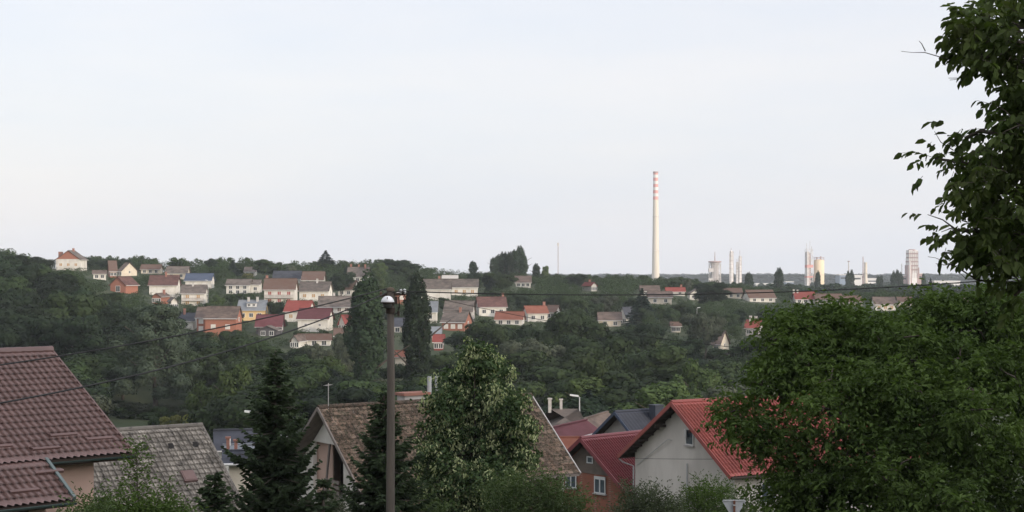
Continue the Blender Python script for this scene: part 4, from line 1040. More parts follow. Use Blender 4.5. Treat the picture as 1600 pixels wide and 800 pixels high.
wall.prism([gp(-gmax, -8), gp(-1.95, -8), gp(-1.95, hz), gp(-1.95, hz + .04), gp(-gmax, -gmax * G.t - .2)], G.r * .22)
wall.prism([gp(1.35, -8), gp(gmax, -8), gp(gmax, -gmax * G.t - .2), gp(1.95, hz), gp(1.35, hz)], G.r * .22)
wall.prism([gp(-1.95, -8), gp(1.35, -8), gp(1.35, -4.75), gp(-1.95, -4.75)], G.r * .22)
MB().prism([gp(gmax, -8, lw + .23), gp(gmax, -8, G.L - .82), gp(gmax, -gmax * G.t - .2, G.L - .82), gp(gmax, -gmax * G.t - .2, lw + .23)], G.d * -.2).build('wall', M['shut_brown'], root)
wall.prism([gp(-gmax, -8, lw + .2), gp(-gmax, -8, G.L - .6), gp(-gmax, -gmax * G.t - .2, G.L - .6), gp(-gmax, -gmax * G.t - .2, lw + .2)], G.d * .2)
wall.prism([gp(-gmax, -8, G.L - .6), gp(gmax, -8, G.L - .6), gp(gmax, -gmax * G.t - .2, G.L - .6), gp(0, -.2, G.L - .6), gp(-gmax, -gmax * G.t - .2, G.L - .6)], G.r * -.2)
wall.build('wall', M['white'], root)
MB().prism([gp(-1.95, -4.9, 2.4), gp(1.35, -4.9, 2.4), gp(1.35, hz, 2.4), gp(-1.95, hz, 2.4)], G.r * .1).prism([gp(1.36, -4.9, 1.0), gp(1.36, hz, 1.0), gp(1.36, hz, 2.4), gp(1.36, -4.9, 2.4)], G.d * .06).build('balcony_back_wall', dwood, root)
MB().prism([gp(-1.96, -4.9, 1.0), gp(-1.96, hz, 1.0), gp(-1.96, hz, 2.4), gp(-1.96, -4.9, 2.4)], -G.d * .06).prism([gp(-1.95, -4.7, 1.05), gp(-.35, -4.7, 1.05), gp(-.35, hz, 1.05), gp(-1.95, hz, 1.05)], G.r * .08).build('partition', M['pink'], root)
MB().prism([gp(-1.95, -4.95, .4), gp(1.35, -4.95, .4), gp(1.35, -4.95, 2.4), gp(-1.95, -4.95, 2.4)], (0, 0, .16)).build('balcony_floor', M['chimw'], root)
MB().beam(gp(-.2, -4.8, .5), gp(-.2, hz, .8), .1, .1).build('post', gwood, root)
rb_ = MB()
for k in range(4): rb_.prism([gp(-.15, -4.7 + k * .27, .42), gp(1.45, -4.7 + k * .27, .42), gp(1.45, -4.52 + k * .27, .42), gp(-.15, -4.52 + k * .27, .42)], G.r * .04)
rb_.build('railing', gwood, root)
# chimney with two flue pipes, aerial
c = G.p(6.2, -.7); ch = MB(Matrix.Translation(c) @ Matrix.Rotation(th, 4, 'Z')).box(-.75, .75, -.4, .4, -.6, .95).build('chimney', M['chimw'], root)
MB(Matrix.Translation(c) @ Matrix.Rotation(th, 4, 'Z')).box(-.85, .85, -.5, .5, .95, 1.1).build('chimney_cap', M['chim'], ch)
for du in (.95, 1.45):
    c = G.p(6.2 + du, -.5); MB().tube([c + V3(0, 0, -.5), c + V3(0, 0, 1.75)], .12, 10).build('flue_pipe', mlamp, root)
a = G.p(.55, .1); ar = MB().tube([a + V3(0, 0, -.3), a + V3(0, 0, 1.35)], .022, 6)
ar.beam(a + V3(-.1, -.35, 1.25), a + V3(.05, .35, 1.25), .02, .02)
for k in range(5): e = a + V3(-.1 + .04 * k, -.35 + .17 * k, 1.25); ar.beam(e + V3(-.14, .05, 0), e + V3(.14, -.05, 0), .012, .012)
ar.build('aerial', M['chimw'], root)
# satellite dish on the back verge side
dc = gp(-3.4, -1.35, -.4)
dd = MB(Matrix.Translation(dc) @ Vector((.35, -.9, .25)).to_track_quat('Z', 'Y').to_matrix().to_4x4()).lathe([(0, -.12), (.2, -.1), (.4, -.03), (.52, .04), (.5, .06), (.2, -.07), (0, -.09)], n=20).build('satellite_dish', mlens, root)
MB().tube([dc, dc + V3(.2, .6, -.5)], .03, 6).build('bracket', mlamp, dd)
settle(root)

# 4. the white gable house with the red metal roof
m_red = mat('red_metal_tile', (0.32, 0.075, 0.06), (0.24, 0.06, 0.05), .5, .55, tint=.14, bump=.1, bscale=25, spec=.4)
m_mar = mat('maroon_metal_tile', (0.19, 0.042, 0.047), (0.155, 0.036, 0.04), 1.0, .42, tint=.06, spec=.4)
m_wall = mat('dirty_white_render', (0.58, 0.545, 0.495), (0.44, 0.41, 0.37), .45, .92, stretch=(1, 1, .35), bump=.15, bscale=30)
def near_house(label, apex, thd, span, pd, L, roofm_, wallm, args, lw=.8, side=.7, low=7.0, trim=None, board=None, chimney=None, base=(0, 0, 0), gable_top=None):
    global root, G
    root = thing('tiled_roof_house' if args[4] != 'seam' else 'sheet_roof_house', label, 'house', base)
    G = Gable(apex, math.radians(thd), span, math.radians(pd), L)
    near_roof(root, G, roofm_, board or dwood, args)
    verge(root, G, -.03, trim or roofm_, .06, .24); verge(root, G, L + .03, trim or roofm_, .06, .2)
    sp = span - side; zz = -sp * G.t - .15
    w = MB(); w.prism([gp(-sp, -low, lw), gp(sp, -low, lw), gp(sp, zz, lw), gp(0, -.17, lw), gp(-sp, zz, lw)], G.r * (L - lw - .7)); w.build('wall', wallm, root)
    return root
near_house('white gable house with bright red tile roof left of the large tree', (9.34, 90, -7.65), 30, 5.6, 33.5, 17, m_red, m_wall, (.23, .035, .35, .045, 'wave', 8, 0.0, None, False, .07), base=(16, 96, -16))
near_window(root, gp(.75, -2.0, .78), G.d, -G.r, .78, .95, M['frame'], 1)
MB().beam(gp(.75 - .42, -2.0, .74), gp(.75 - .42, -1.55, .74), .06, .9).build('window_fin', M['frame'], root)  # upright pale fin beside the gable window, in frame paint
rf = MB()
for k in range(9):
    for sg in (-1, 1):
        v_ = .55 + k * .6
        rf.beam(G.p(.02, sg * v_, -.22), G.p(.8, sg * v_, -.22), .08, .12)
rf.build('rafter', dwood, root)
for sg in (-1, 1): MB().beam(gp(sg * 1.7, -1.7 * G.t - .42, .0), gp(sg * 1.7, -1.7 * G.t - .42, .8), .14, .16).build('purlin', dwood, root)
MB().tube([G.p(.0, 5.66, -.06), G.p(17, 5.66, -.06)], .07, 8).build('gutter', dwood, root)
MB().tube([G.p(.0, -5.66, -.06), G.p(17, -5.66, -.06)], .07, 8).build('gutter', dwood, root)
MB().tube([G.p(.1, -5.66, -.12), G.p(.3, -5.5, -.45), gp(-4.95, -4.3, .72), gp(-4.95, -7, .72)], .05, 8).build('downpipe', mlamp, root)
MB().tube([gp(-4.6, -4.2, .74), gp(-1.2, -2.3, .60)], .018, 6).tube([gp(-1.2, -2.3, .6), gp(-1.0, -2.35, .78)], .02, 6).build('wire_bracket', mlamp, root)
MB().tube([gp(.55, -3.55, .72), gp(.55, -6.5, .72)], .04, 8).build('vent_pipe', mlamp, root)
c = G.p(9.5, -.6); ch = MB(Matrix.Translation(c) @ Matrix.Rotation(math.radians(30), 4, 'Z')).box(-.4, .4, -.35, .35, -.6, .95).build('chimney', M['chim'], root)
# lean-to and openings at the right side wall
sp = 4.9
for u in (3.2, 6.0, 9.5): near_window(root, gp(sp + .01, -4.9, u), G.r, G.d, 1.1, 1.2, M['frame'], 2)
settle(root)
# 5. brick house with the maroon roof
near_house('brick gable house with maroon tile roof and white windows left of the white gable house', (4.46, 100, -10.83), 43, 4.0, 37.6, 10.5, m_mar, M['brick'], (.23, .035, .35, .045, 'wave', 8, 0.0, None, False, .07), base=(8, 103, -18), side=.55)
gm = mat('bare_grey_block', (.17, .135, .11), (.12, .10, .085), 1.5, .95)
MB().prism([gp(-3.4, -3.4 * G.t - .16, .78), gp(-2.6, -2.35, .78), gp(2.6, -2.35, .78), gp(3.4, -3.4 * G.t - .16, .78), gp(0, -.2, .78)][1:] + [], G.r * -.03).build('gable', gm, root)
near_window(root, gp(1.05, -3.0, .74), G.d, -G.r, 1.0, 1.1, mlens, 2, blind=.12)
near_window(root, gp(-1.6, -2.9, .74), G.d, -G.r, 1.0, 1.1, mlens, 2, blind=.12)
near_window(root, gp(.15, -1.45, .74), G.d, -G.r, .55, .45, mlens, 1, sill=False)
settle(root)
# 6. dark seamed roof behind
m_dk = mat('anthracite_roof_sheet', (0.045, 0.050, 0.066), (0.036, 0.041, 0.055), 1.0, .65, tint=.05, spec=.2)
near_house('white gable house with an anthracite roof and black chimney behind the maroon roof', (8.35, 125, -11.4), 33, 4.4, 35, 10, m_dk, M['greywall'], (.35, .02, .36, .035, 'pan', 6), base=(13, 128, -20), trim=M['r_blue'])
c = G.p(3.4, 1.15); MB(Matrix.Translation(c) @ Matrix.Rotation(math.radians(33), 4, 'Z')).box(-.42, .42, -.4, .4, -.5, 1.25).box(-.48, .48, -.46, .46, 1.25, 1.34).build('chimney', m_dk, root)
near_window(root, gp(.9, -2.1, .78), G.d, -G.r, 1.5, .9, M['frame'], 2)
settle(root)

# smaller roofs in the gaps
H('hipped brown tile roof with two metal chimneys behind the mossy roof', 842, 926, 645, 679, 705, M['cream'], M['r_greybrown'], hip=.9, Y=150, rot=0, chim=(-.55, -.12), chimm='chimw', chs=.4, W=9)
H('small maroon roof with pale fascia peeking out behind the mossy roof', 868, 905, 672, 690, 715, M['darkwall'], M['r_maroon'], gable=True, Y=128, rot=-25)
H('bright orange roof sliver between the mossy roof and the brick gable', 872, 905, 688, 705, 720, M['brick'], M['r_orange'], Y=118)
H('small pale house with brown roof between street lamp and anthracite roof', 918, 950, 655, 672, 690, M['greywall'], M['r_brown'], Y=165, rot=-20, gable=True)
H('dark slate roofed house between the grey tile roof and the tall spruce', 318, 408, 676, 704, 725, M['white'], M['r_dark'], Y=118, rot=12)
H('low dark roofed shed with two small brick chimneys beside the tall spruce', 336, 410, 710, 724, 745, M['cream'], M['r_dark'], Y=102, chim=(-.75, -.4), chs=.28, rot=8)
H('pale corrugated roof strip above the low dark roofed shed', 352, 392, 700, 708, 722, M['greywall'], M['r_grey'], Y=110, rot=10)
H('cream house whose wall shows under the large green tree', 1160, 1330, 690, 725, 790, M['cream'], M['r_red'], Y=112, win=(1, 4), rot=-6)

# ---------------------------------------------------------------- utility pole, lamp, wires
m_pole = mat('creosoted_pole_wood', (0.112, 0.094, 0.076), (0.075, 0.065, 0.055), 2.0, .9, stretch=(3, 3, .35), bump=.5, bscale=12)
px_, Yp = (610 - 800) / F * 43, 43.0; gz = float(ground(px_, Yp)); zt = (HY - 452) / F * 43
root = thing('utility_pole', 'tall round wooden utility pole with wires and a white capped lamp at its top', 'utility pole', (px_, Yp, gz)); hp = zt - gz
MB().tube([(0, 0, -.6), (.0, 0, hp * .3), (.015, 0, hp * .7), (0, 0, hp)], [.130, .122, .108, .094], 20).build('post', m_pole, root, smooth=True)
MB().lathe([(0, hp + .07), (.11, hp + .03), (.125, hp - .04), (.11, hp - .05)], n=16).build('cap', mat('weathered_cap', (.12, .09, .065), (.09, .07, .055), 8, .9), root)
MB().beam((-.28, .02, hp - .18), (.42, .02, hp - .12), .06, .08).build('crossarm', dwood, root)
for x, z in ((-.26, -.14), (.30, -.07), (.40, -.06)): MB().lathe([(.02, z + hp - .06), (.045, z + hp - .02), (.03, z + hp + .02), (.045, z + hp + .05), (0, z + hp + .08)], (x, -.02, 0), 10).build('insulator', mlens if x > 0 else M['shut_brown'], root)
MB().box(.12, .2, -.1, .05, hp - .42, hp - .2).box(.2, .26, -.05, .02, hp - .75, hp - .6).build('junction_box', dwood, root)
MB().tube([(.36, -.03, hp - .1), (.24, -.1, hp - .22), (.26, -.1, hp - .5), (.2, -.1, hp - .66), (.12, -.12, hp - .7)], .02, 6).tube([(.05, -.12, hp - .1), (.22, -.14, hp - .06), (.4, -.05, hp - .08)], .018, 6).build('cable_loop', M['soil'], root)
lo = (-.06, -.22, hp)
m_dome = mat('white_enamel', (.80, .80, .80), (.76, .76, .77), 3, .3, spec=.5)
lt = MB().lathe([(.0, -.18), (.06, -.185), (.12, -.22), (.165, -.28), (.19, -.355), (.185, -.36), (.14, -.30), (.0, -.26)], lo, 24).build('lamp_shade', m_dome, root, smooth=True)
MB().lathe([(.20, -.352), (.205, -.375), (.15, -.40), (.14, -.38)], lo, 24).build('shade_rim', dwood, lt)
MB().lathe([(.15, -.38), (.13, -.44), (.115, -.52), (.0, -.54)], lo, 20).build('lamp_glass', mat('smoked_lamp_glass', (.05, .05, .05), (.07, .07, .07), 4, .2, spec=.6), root, smooth=True)
MB().lathe([(.13, -.52), (.135, -.66), (.12, -.67), (.10, -.55)], (0, -.0, hp), 16).build('clamp_band', dwood, root)
MB().beam((0, -.1, hp - .5), (-.06, -.24, hp - .33), .05, .05).box(-.065, -.045, -.425, -.40, hp - .27, hp - .21).build('lamp_bracket', dwood, root)

m_wire = mat('black_cable', (.015, .015, .015), (.02, .02, .02), 3, .7)
def wire(a, b, sag, r, label):
    a, b = Vector(a), Vector(b); pts = []
    for k in range(41):
        t = k / 40; p = a.lerp(b, t); p.z -= 4 * sag * t * (1 - t); pts.append(p)
    o = MB().tube(pts, r, 6).build('overhead_wire', m_wire); tag(o, label, 'wire', None); return o
wire(P(604, 451, 43), P(-160, 592, 30), .2, .017, 'upper overhead cable running from the pole top down to the left')
wire(P(605, 457, 42.9), P(-160, 656, 24), .38, .017, 'lower overhead cable running from the pole top down to the left edge')
wire(P(622, 455, 43), P(1760, 418, 50), .40, .019, 'nearly level overhead cable crossing the picture from the pole to the right')
wire(P(625, 452, 43), P(1760, 566, 35), .62, .008, 'sagging thin overhead cable from the pole down across the large green tree')
wire(P(975, 716, 88), P(1240, 716, 86), .05, .012, 'thin service wire across the wall of the white gable house')

# ---------------------------------------------------------------- give way sign seen from behind
sx, sy = (1147 - 800) / F * 56, 56.0; gz = float(ground(sx, sy)); zt = (HY - 781) / F * 56
root = thing('road_sign', 'triangular give way sign seen from its grey back on a brown post', 'road sign', (sx, sy, gz))
h_ = zt - gz
MB().prism([(-.40, .0, h_), (.40, .0, h_), (.43, .0, h_ - .05), (.03, .0, h_ - .72), (-.03, .0, h_ - .72), (-.43, .0, h_ - .05)], (0, .02, 0)).build('sign_plate', mat('bare_aluminium', (.42, .43, .44), (.35, .36, .37), 5, .45), root)
MB().beam((-.38, -.012, h_ - .03), (.38, -.012, h_ - .03), .03, .03).build('edge_fold', mlamp, root)
MB().box(-.036, .036, -.09, -.018, -.3, h_ - .02).build('post', mat('rusty_post', (.16, .065, .04), (.11, .05, .035), 6, .8), root)
MB().box(-.06, .06, -.1, -.004, h_ - .2, h_ - .16).box(-.06, .06, -.1, -.004, h_ - .5, h_ - .46).build('clamp', mlamp, root)
# road beside the sign
rd = MB()
ys_ = [20 + 2.5 * k for k in range(30)]
def roadx(y): return 14.5 - .06 * (y - 40) + 2.5 * math.sin(y * .03)
vsr = []; fsr = []
for k, y in enumerate(ys_):
    for dx in (-2.6, 2.6): vsr.append((roadx(y) + dx, y, float(ground(roadx(y) + dx, y)) + .35))
    if k: fsr.append((2 * k - 2, 2 * k - 1, 2 * k + 1, 2 * k))
o = link('road', newmesh('road', vsr, fsr, mat('asphalt', (.05, .05, .052), (.06, .06, .06), 2, .9, bump=.3, bscale=30))); o['kind'] = 'structure'

# ---------------------------------------------------------------- near trees
def leaf6(c, ax, sd, up, s, asp, fold=.12, curl=.12):
    """pointed leaf: two folded quads either side of a midrib. c base, ax direction, sd side, up normal"""
    n = len(c); s = s.reshape(n, 1)
    tip = c + ax * s - up * s * curl; m1 = c + ax * s * .5 - up * s * .01
    a1 = c + ax * s * .3 + sd * s * asp * .5 + up * s * fold; a2 = c + ax * s * .68 + sd * s * asp * .45 + up * s * fold * .7
    b1 = c + ax * s * .3 - sd * s * asp * .5 + up * s * fold; b2 = c + ax * s * .68 - sd * s * asp * .45 + up * s * fold * .7
    v = np.stack([c, a1, a2, tip, b2, b1], 1).reshape(-1, 3); k = np.arange(n)[:, None] * 6
    f = np.concatenate([k + [0, 1, 2, 3], k + [0, 3, 4, 5]], 1).reshape(-1, 4)
    return v, f
def frames(ax, rg, flat=0.6):
    """side and up vectors for leaf directions ax, leaves roughly face up"""
    up = rg.normal(0, flat, ax.shape) + np.array([0, 0, 1.0]); sd = np.cross(ax, up); sd /= np.linalg.norm(sd, axis=1)[:, None] + 1e-9
    up = np.cross(sd, ax); return sd, up
def norm(a): return a / (np.linalg.norm(a, axis=-1, keepdims=True) + 1e-9)

def spray_leaves(tips, dirs, per, size, rg, length=.6, asp=.5, droop=.5, spread=.8, jitter=.05):
    """leaves set alternately along short drooping twigs that end at tips and run along dirs"""
    n = len(tips); t = np.tile(np.linspace(0, 1, per), n); k = np.repeat(np.arange(n), per)
    d = norm(dirs[k]); ln = (length * rg.uniform(.7, 1.3, n))[k]
    pos = tips[k] + d * (t * ln)[:, None]; pos[:, 2] -= (t ** 2) * ln * droop * .5
    pos += rg.normal(0, jitter, pos.shape)
    q = rg.normal(0, 1, pos.shape); side = norm(np.cross(d, np.array([0, 0, 1.0]) + q * .35)) * np.where(np.arange(len(k)) % 2, 1, -1)[:, None]
    ax = norm(d * .5 + side * spread + rg.normal(0, .28, pos.shape) + np.array([0, 0, -droop]))
    sd, up = frames(ax, rg); s = size * rg.uniform(.6, 1.25, len(k))
    v, f = leaf6(pos, ax, sd, up, s, asp)
    return v, f, np.repeat(rg.uniform(0, 1, len(k)) * .6 + .4 * rg.uniform(0, 1, n)[k], 2)

def lobe_points(lobes, n, rg, shell=(.6, 1.05), lump=.2):
    C0 = np.array([l[:3] for l in lobes], dtype=float); R0 = np.array([l[3:6] for l in lobes], dtype=float)
    pr = (R0.prod(1)) ** (2 / 3); pr /= pr.sum(); cs, ns = [], []; got = 0
    while got < n:
        k = rg.choice(len(lobes), n, p=pr); u = norm(rg.normal(0, 1, (n, 3)))
        rad = rg.uniform(*shell, (n, 1)) * (1 + lump * np.sin(u * 5 + k[:, None] * 1.9).sum(1, keepdims=True) / 2)
        p = C0[k] + u * R0[k] * rad; keep = np.ones(n, bool)
        for j in range(len(lobes)): keep &= (np.linalg.norm((p - C0[j]) / R0[j], axis=1) > .62) | (k == j)
        cs.append(p[keep]); ns.append(np.concatenate([u[keep], k[keep][:, None]], 1)); got += keep.sum()
    c = np.concatenate(cs)[:n]; nn = np.concatenate(ns)[:n]; return c, nn[:, :3], nn[:, 3].astype(int), C0

def sublobes(lobes, k, fr, rg, flat=.62):
    out = []
    for l in lobes:
        for i in range(k):
            u = rg.normal(0, 1, 3); u /= np.linalg.norm(u); u[2] = abs(u[2]) if rg.random() < .6 else u[2]
            s = fr * rg.uniform(.7, 1.3); m_ = (l[3] + l[4] + l[5]) / 3
            out.append((l[0] + u[0] * l[3] * .78, l[1] + u[1] * l[4] * .78, l[2] + u[2] * l[5] * .78, m_ * s, m_ * s, m_ * s * flat))
        out.append((l[0], l[1], l[2], l[3] * .6, l[4] * .6, l[5] * .6))
    return out
def near_tree(name, label, loc, lobes, n_spray, per, size, lm, seed, trunk_h, trunk_r, cat='tree', length=.6, asp=.5, droop=.5, jitter=.05, inner=.25, twigs=250, blossom=None, lump=.2, sub=0, fr=.42):
    rg = np.random.default_rng(seed); root = thing(name, label, cat, loc)
    L2 = sublobes(lobes, sub, fr, rg) if sub else lobes
    c, nn, k, C0 = lobe_points(L2, n_spray, rg, lump=lump)
    ni = int(n_spray * inner); ci = C0[rg.choice(len(C0), ni)] + rg.normal(0, .45, (ni, 3)) * np.array([l[3:6] for l in L2]).mean(0)
    pts = np.concatenate([c, ci]); dr = np.concatenate([nn + np.array([0, 0, .25]), rg.normal(0, 1, (ni, 3))]) + rg.normal(0, .45, (n_spray + ni, 3))
    v, f, ti = spray_leaves(pts, dr, per, size, rg, length, asp, droop, .8, jitter)
    link('crown', newmesh('crown', v, f, lm, tint=ti), root)
    m = MB(); top = Vector((0, 0, trunk_h))
    m.tube([(0, 0, -.5), (.03, .02, trunk_h * .35), (-.05, .03, trunk_h * .7), top], [trunk_r * 1.2, trunk_r, trunk_r * .8, trunk_r * .5], 12)
    for i, l in enumerate(lobes):
        z0 = trunk_h * (.35 + .6 * (i + 1) / (len(lobes) + 1)); e = Vector(l[:3])
        z0 = min(z0, max(.5, e.z - .2))
        m.tube([(0, 0, z0), Vector((e.x * .45, e.y * .45, z0 * .55 + e.z * .45 + .1)), e], [trunk_r * .45, trunk_r * .3, trunk_r * .14], 7)
    for q in rg.choice(n_spray, min(twigs, n_spray), replace=False):
        a = Vector(C0[k[q]]); b = Vector(c[q]); mid = a.lerp(b, .5) + Vector(rg.normal(0, .06, 3)); m.tube([a, mid, b], [trunk_r * .1, .02, .008], 5, cap=False)
    m.build('trunk', M['bark'], root)
    if blossom:
        mm, nb_, sz = blossom; ii_ = np.nonzero(nn[:, 2] > -.9)[0]; ii_ = rg.choice(ii_, nb_); cl_ = rg.choice(len(ii_), nb_ // 9)[rg.integers(0, nb_ // 9, nb_)]; bp = c[ii_[cl_]] + nn[ii_[cl_]] * .26 + rg.normal(0, .11, (nb_, 3)) + np.array([0, -.05, -.02])
        ax = norm(rg.normal(0, .45, (nb_, 3)) + np.array([0, 0, -1.0])); sd, up = frames(ax, rg, 1.5)
        v, f = leaf6(bp, ax, sd, up, sz * rg.uniform(.6, 1.3, nb_), .42); link('blossom', newmesh('blossom', v, f, mm, tint=np.repeat(rg.uniform(0, 1, nb_), 2)), root)
    return root
LN = {'maple': leafmat('near_tree_leaf', (0.080, 0.122, 0.030), (0.058, 0.094, 0.026), tint=.35, objv=0, trans=.32, scale=.8),
      'walnut': leafmat('walnut_leaf', (0.062, 0.092, 0.028), (0.072, 0.086, 0.030), tint=.4, objv=0, trans=.35, scale=1.5),
      'linden': leafmat('linden_leaf', (0.060, 0.095, 0.036), (0.045, 0.075, 0.030), tint=.3, objv=0, trans=.2, scale=1.0),
      'bract': leafmat('linden_blossom', (0.46, 0.49, 0.28), (0.36, 0.40, 0.22), tint=.3, objv=0, trans=.3, scale=1.5),
      'bush': leafmat('bush_leaf', (0.085, 0.118, 0.045), (0.062, 0.092, 0.038), tint=.35, objv=0, trans=.25, scale=1.0),
      'olive': leafmat('olive_bush_leaf', (0.085, 0.10, 0.06), (0.065, 0.08, 0.048), tint=.3, objv=0, trans=.25, scale=1.0),
      'spruce': leafmat('spruce_needles', (0.044, 0.064, 0.028), (0.030, 0.047, 0.023), tint=.35, objv=0, trans=.08, scale=1.2),
      'sprucetip': leafmat('young_spruce_needles', (0.036, 0.058, 0.026), (0.026, 0.044, 0.022), tint=.3, objv=0, trans=.1, scale=1.2)}

# large green tree at the right: lobes given as x, z offsets in metres about its foot
Yb = 38.0; fx = (1400 - 800) / F * Yb; fz = float(ground(fx, Yb))
def lob(px, py, rx, rz, dy=0.0, ry=None, Y=38.0, ox=0, oz=0):
    return ((px - 800) / F * Y - ox, dy, (HY - py) / F * Y - oz, rx / F * Y, (ry or rx) / F * Y, rz / F * Y)
LB = [(1255, 560, 70, 56, .2), (1330, 545, 80, 54, 1.4), (1500, 520, 80, 48, 1.0), (1575, 512, 80, 48, .2), (1420, 560, 95, 56, -.6), (1200, 600, 52, 46, -.2), (1160, 655, 46, 30, -.9), (1200, 695, 56, 34, -1.4),
      (1290, 640, 100, 70, -1.6), (1420, 640, 110, 75, -2.2), (1560, 600, 100, 80, -1.2), (1540, 710, 100, 70, -2.2), (1400, 740, 115, 62, -2.6), (1260, 755, 85, 48, -1.6), (1640, 640, 90, 110, .4), (1340, 820, 150, 60, -1.8), (1520, 820, 140, 60, -1.6),
      (1660, 530, 80, 60, .6), (1225, 775, 46, 30, -.8), (1380, 620, 150, 110, 1.6), (1235, 515, 34, 22, .6), (1320, 498, 34, 18, .9), (1480, 484, 30, 16, 1.0), (1545, 474, 34, 18, .6)]
near_tree('broadleaf_tree', 'very large leafy green tree filling the lower right of the view', (fx, Yb, fz), [lob(*l[:4], dy=l[4], ox=fx, oz=fz) for l in LB], 7600, 13, .145, LN['maple'], 101, 5.0, .22, length=.5, asp=.42, droop=.45, jitter=.05, twigs=420, lump=.15, sub=9, inner=.1)

# linden in blossom at the centre
Yl = 60.0; fx = (742 - 800) / F * Yl; fz = float(ground(fx, Yl))
LD = [(742, 566, 20, 28), (728, 600, 32, 30), (762, 598, 30, 30), (706, 640, 38, 32), (745, 635, 42, 38), (782, 634, 34, 32), (690, 690, 42, 36), (735, 690, 50, 42), (790, 688, 44, 40), (680, 742, 40, 38), (740, 745, 60, 44), (798, 735, 36, 36), (700, 790, 42, 36), (760, 800, 50, 40), (745, 690, 50, 80)]
near_tree('linden_tree', 'conical linden tree covered in pale blossom to the right of the utility pole', (fx, Yl, fz), [lob(a, b, c_, d_, dy=((i * 37) % 5 - 2) * .35, Y=Yl, ox=fx, oz=fz) for i, (a, b, c_, d_) in enumerate(LD)], 3800, 10, .14, LN['linden'], 102, 7.0, .14, length=.40, asp=.75, droop=.5, jitter=.07, twigs=200, blossom=(LN['bract'], 17000, .13), lump=.15, sub=6, fr=.45, inner=.15)

# spruces
def spruce(label, px, pt, Y, halfw, seed, lean=0.0, base_py=840, nwh=30):
    rg = np.random.default_rng(seed); x = (px - 800) / F * Y; gz = float(ground(x, Y)); h = (HY - pt) / F * Y - gz
    root = thing('spruce_tree', label, 'tree', (x, Y, gz)); V_, F_, T_, k0 = [], [], [], 0; W2 = halfw / F * Y
    wood = MB(); wood.tube([(0, 0, -.5), (0, 0, h * .5), (0, 0, h)], [.16, .09, .012], 10)
    base, dirs, ln, tip = [], [], [], []
    for i in range(nwh):
        t = (i + .5) / nwh; z = h * (1 - t ** 1.08 * .92); R = W2 * (t ** .9) * 1.05 + .1; nb_ = 6 + int(5 * t)
        for b in range(nb_):
            an = b * 6.283 / nb_ + i * 1.1 + rg.normal(0, .15); r_ = R * rg.uniform(.5, 1.22) * (1 + .18 * math.sin(an * 2 + i * .8)); up_ = .42 - .75 * t + rg.normal(0, .06)
            bz = z + rg.normal(0, .08); e = np.array([math.cos(an), math.sin(an), up_ * .55]); n_ = max(3, int(r_ / .085))
            wood.tube([(0, 0, bz), tuple(np.array([0, 0, bz]) + e * r_ * .95 + np.array([0, 0, -.06 * r_]))], [.022, .006], 4, cap=False)
            s_ = np.linspace(.12, 1, n_); p = np.array([0, 0, bz]) + np.outer(s_ * r_, e); p[:, 2] += -.18 * r_ * np.sin(s_ * 3.14) + .12 * r_ * s_ ** 3
            for sg in (-1, 1, 0):
                sd = np.array([-math.sin(an), math.cos(an), 0]) * sg
                dv = e * .75 + sd * .9 + np.array([0, 0, -.25 if sg == 0 else -.22]); q = dv[None, :] + rg.normal(0, .2, (n_, 3))
                l_ = (.16 + .30 * (1 - s_) * min(1, r_)) * rg.uniform(.7, 1.2, n_) * (1 if sg else .75)
                base.append(p); dirs.append(norm(q)); ln.append(l_); tip.append(s_)
    p = np.concatenate(base); d = np.concatenate(dirs); l_ = np.concatenate(ln); tp = np.concatenate(tip)
    # each twig: three crossed blades of needles cut as narrow pointed faces
    for q in range(3):
        n_ = len(p); rr = rg.normal(0, 1, (n_, 3)); sd = norm(np.cross(d, rr)); v, f = leaf6(p + sd * .01, d, sd, np.cross(sd, d), l_ * 1.1, .34, fold=.05, curl=.1)
        V_.append(v); F_.append(f + k0); k0 += len(v); T_.append(np.repeat(np.clip(tp * .6 + rg.uniform(0, .5, n_), 0, 1), 2))
    v = np.concatenate(V_); f = np.concatenate(F_)
    link('crown', newmesh('crown', v, f, LN['spruce'], tint=np.concatenate(T_)), root)
    wood.build('trunk', M['bark'], root)
    return root
spruce('tall dark spruce in front of the slate roof left of the mossy roof house', 430, 556, 52, 106, 201, nwh=36)
spruce('dark spruce directly behind the utility pole', 600, 616, 50, 98, 202, nwh=30)
spruce('low young spruce at the bottom between the grey roof and the tall spruce', 335, 745, 40, 62, 203, nwh=18)
spruce('slim low spruce by the right foot of the tall spruce', 505, 752, 44, 40, 204, nwh=12)

def bush(label, px, pt, Y, hw, seed, lm, name='bush', size=.12, n=900, nl=7, per=9, asp=.35, length=.5, up=.0):
    rg = np.random.default_rng(seed); x = (px - 800) / F * Y; gz = float(ground(x, Y)); h = (HY - pt) / F * Y - gz; w = hw / F * Y; lb = []
    for i in range(nl):
        a = -1 + 2 * (i + .5) / nl; hh = h * (1 - .42 * a * a) * rg.uniform(.82, 1.0); lb.append((a * w * .78, rg.uniform(-.6, .6), hh * .68, w * .36, w * .4, hh * .34))
        lb.append((a * w * .6, rg.uniform(-.8, .3) - .5, hh * .36, w * .38, w * .42, hh * .34))
    return near_tree(name, label, (x, Y, gz), lb, n, per, size, lm, seed, h * .5, .06, cat='bush', length=length, asp=asp, droop=-.1 + up, twigs=60, lump=.15, sub=4, fr=.45)
bush('rounded bushy shrub at bottom centre in front of the brick house', 838, 728, 53, 118, 301, LN['bush'], n=3200)
bush('grey green olive leaved shrub below the white gable wall', 1010, 752, 52, 84, 302, LN['olive'], n=3000, size=.11)
bush('green shrub between the olive leaved shrub and the road sign', 1098, 738, 70, 78, 303, LN['maple'], n=2600)
bush('small leafy bush behind the top of the road sign', 1160, 752, 64, 46, 308, LN['bush'], n=1000)
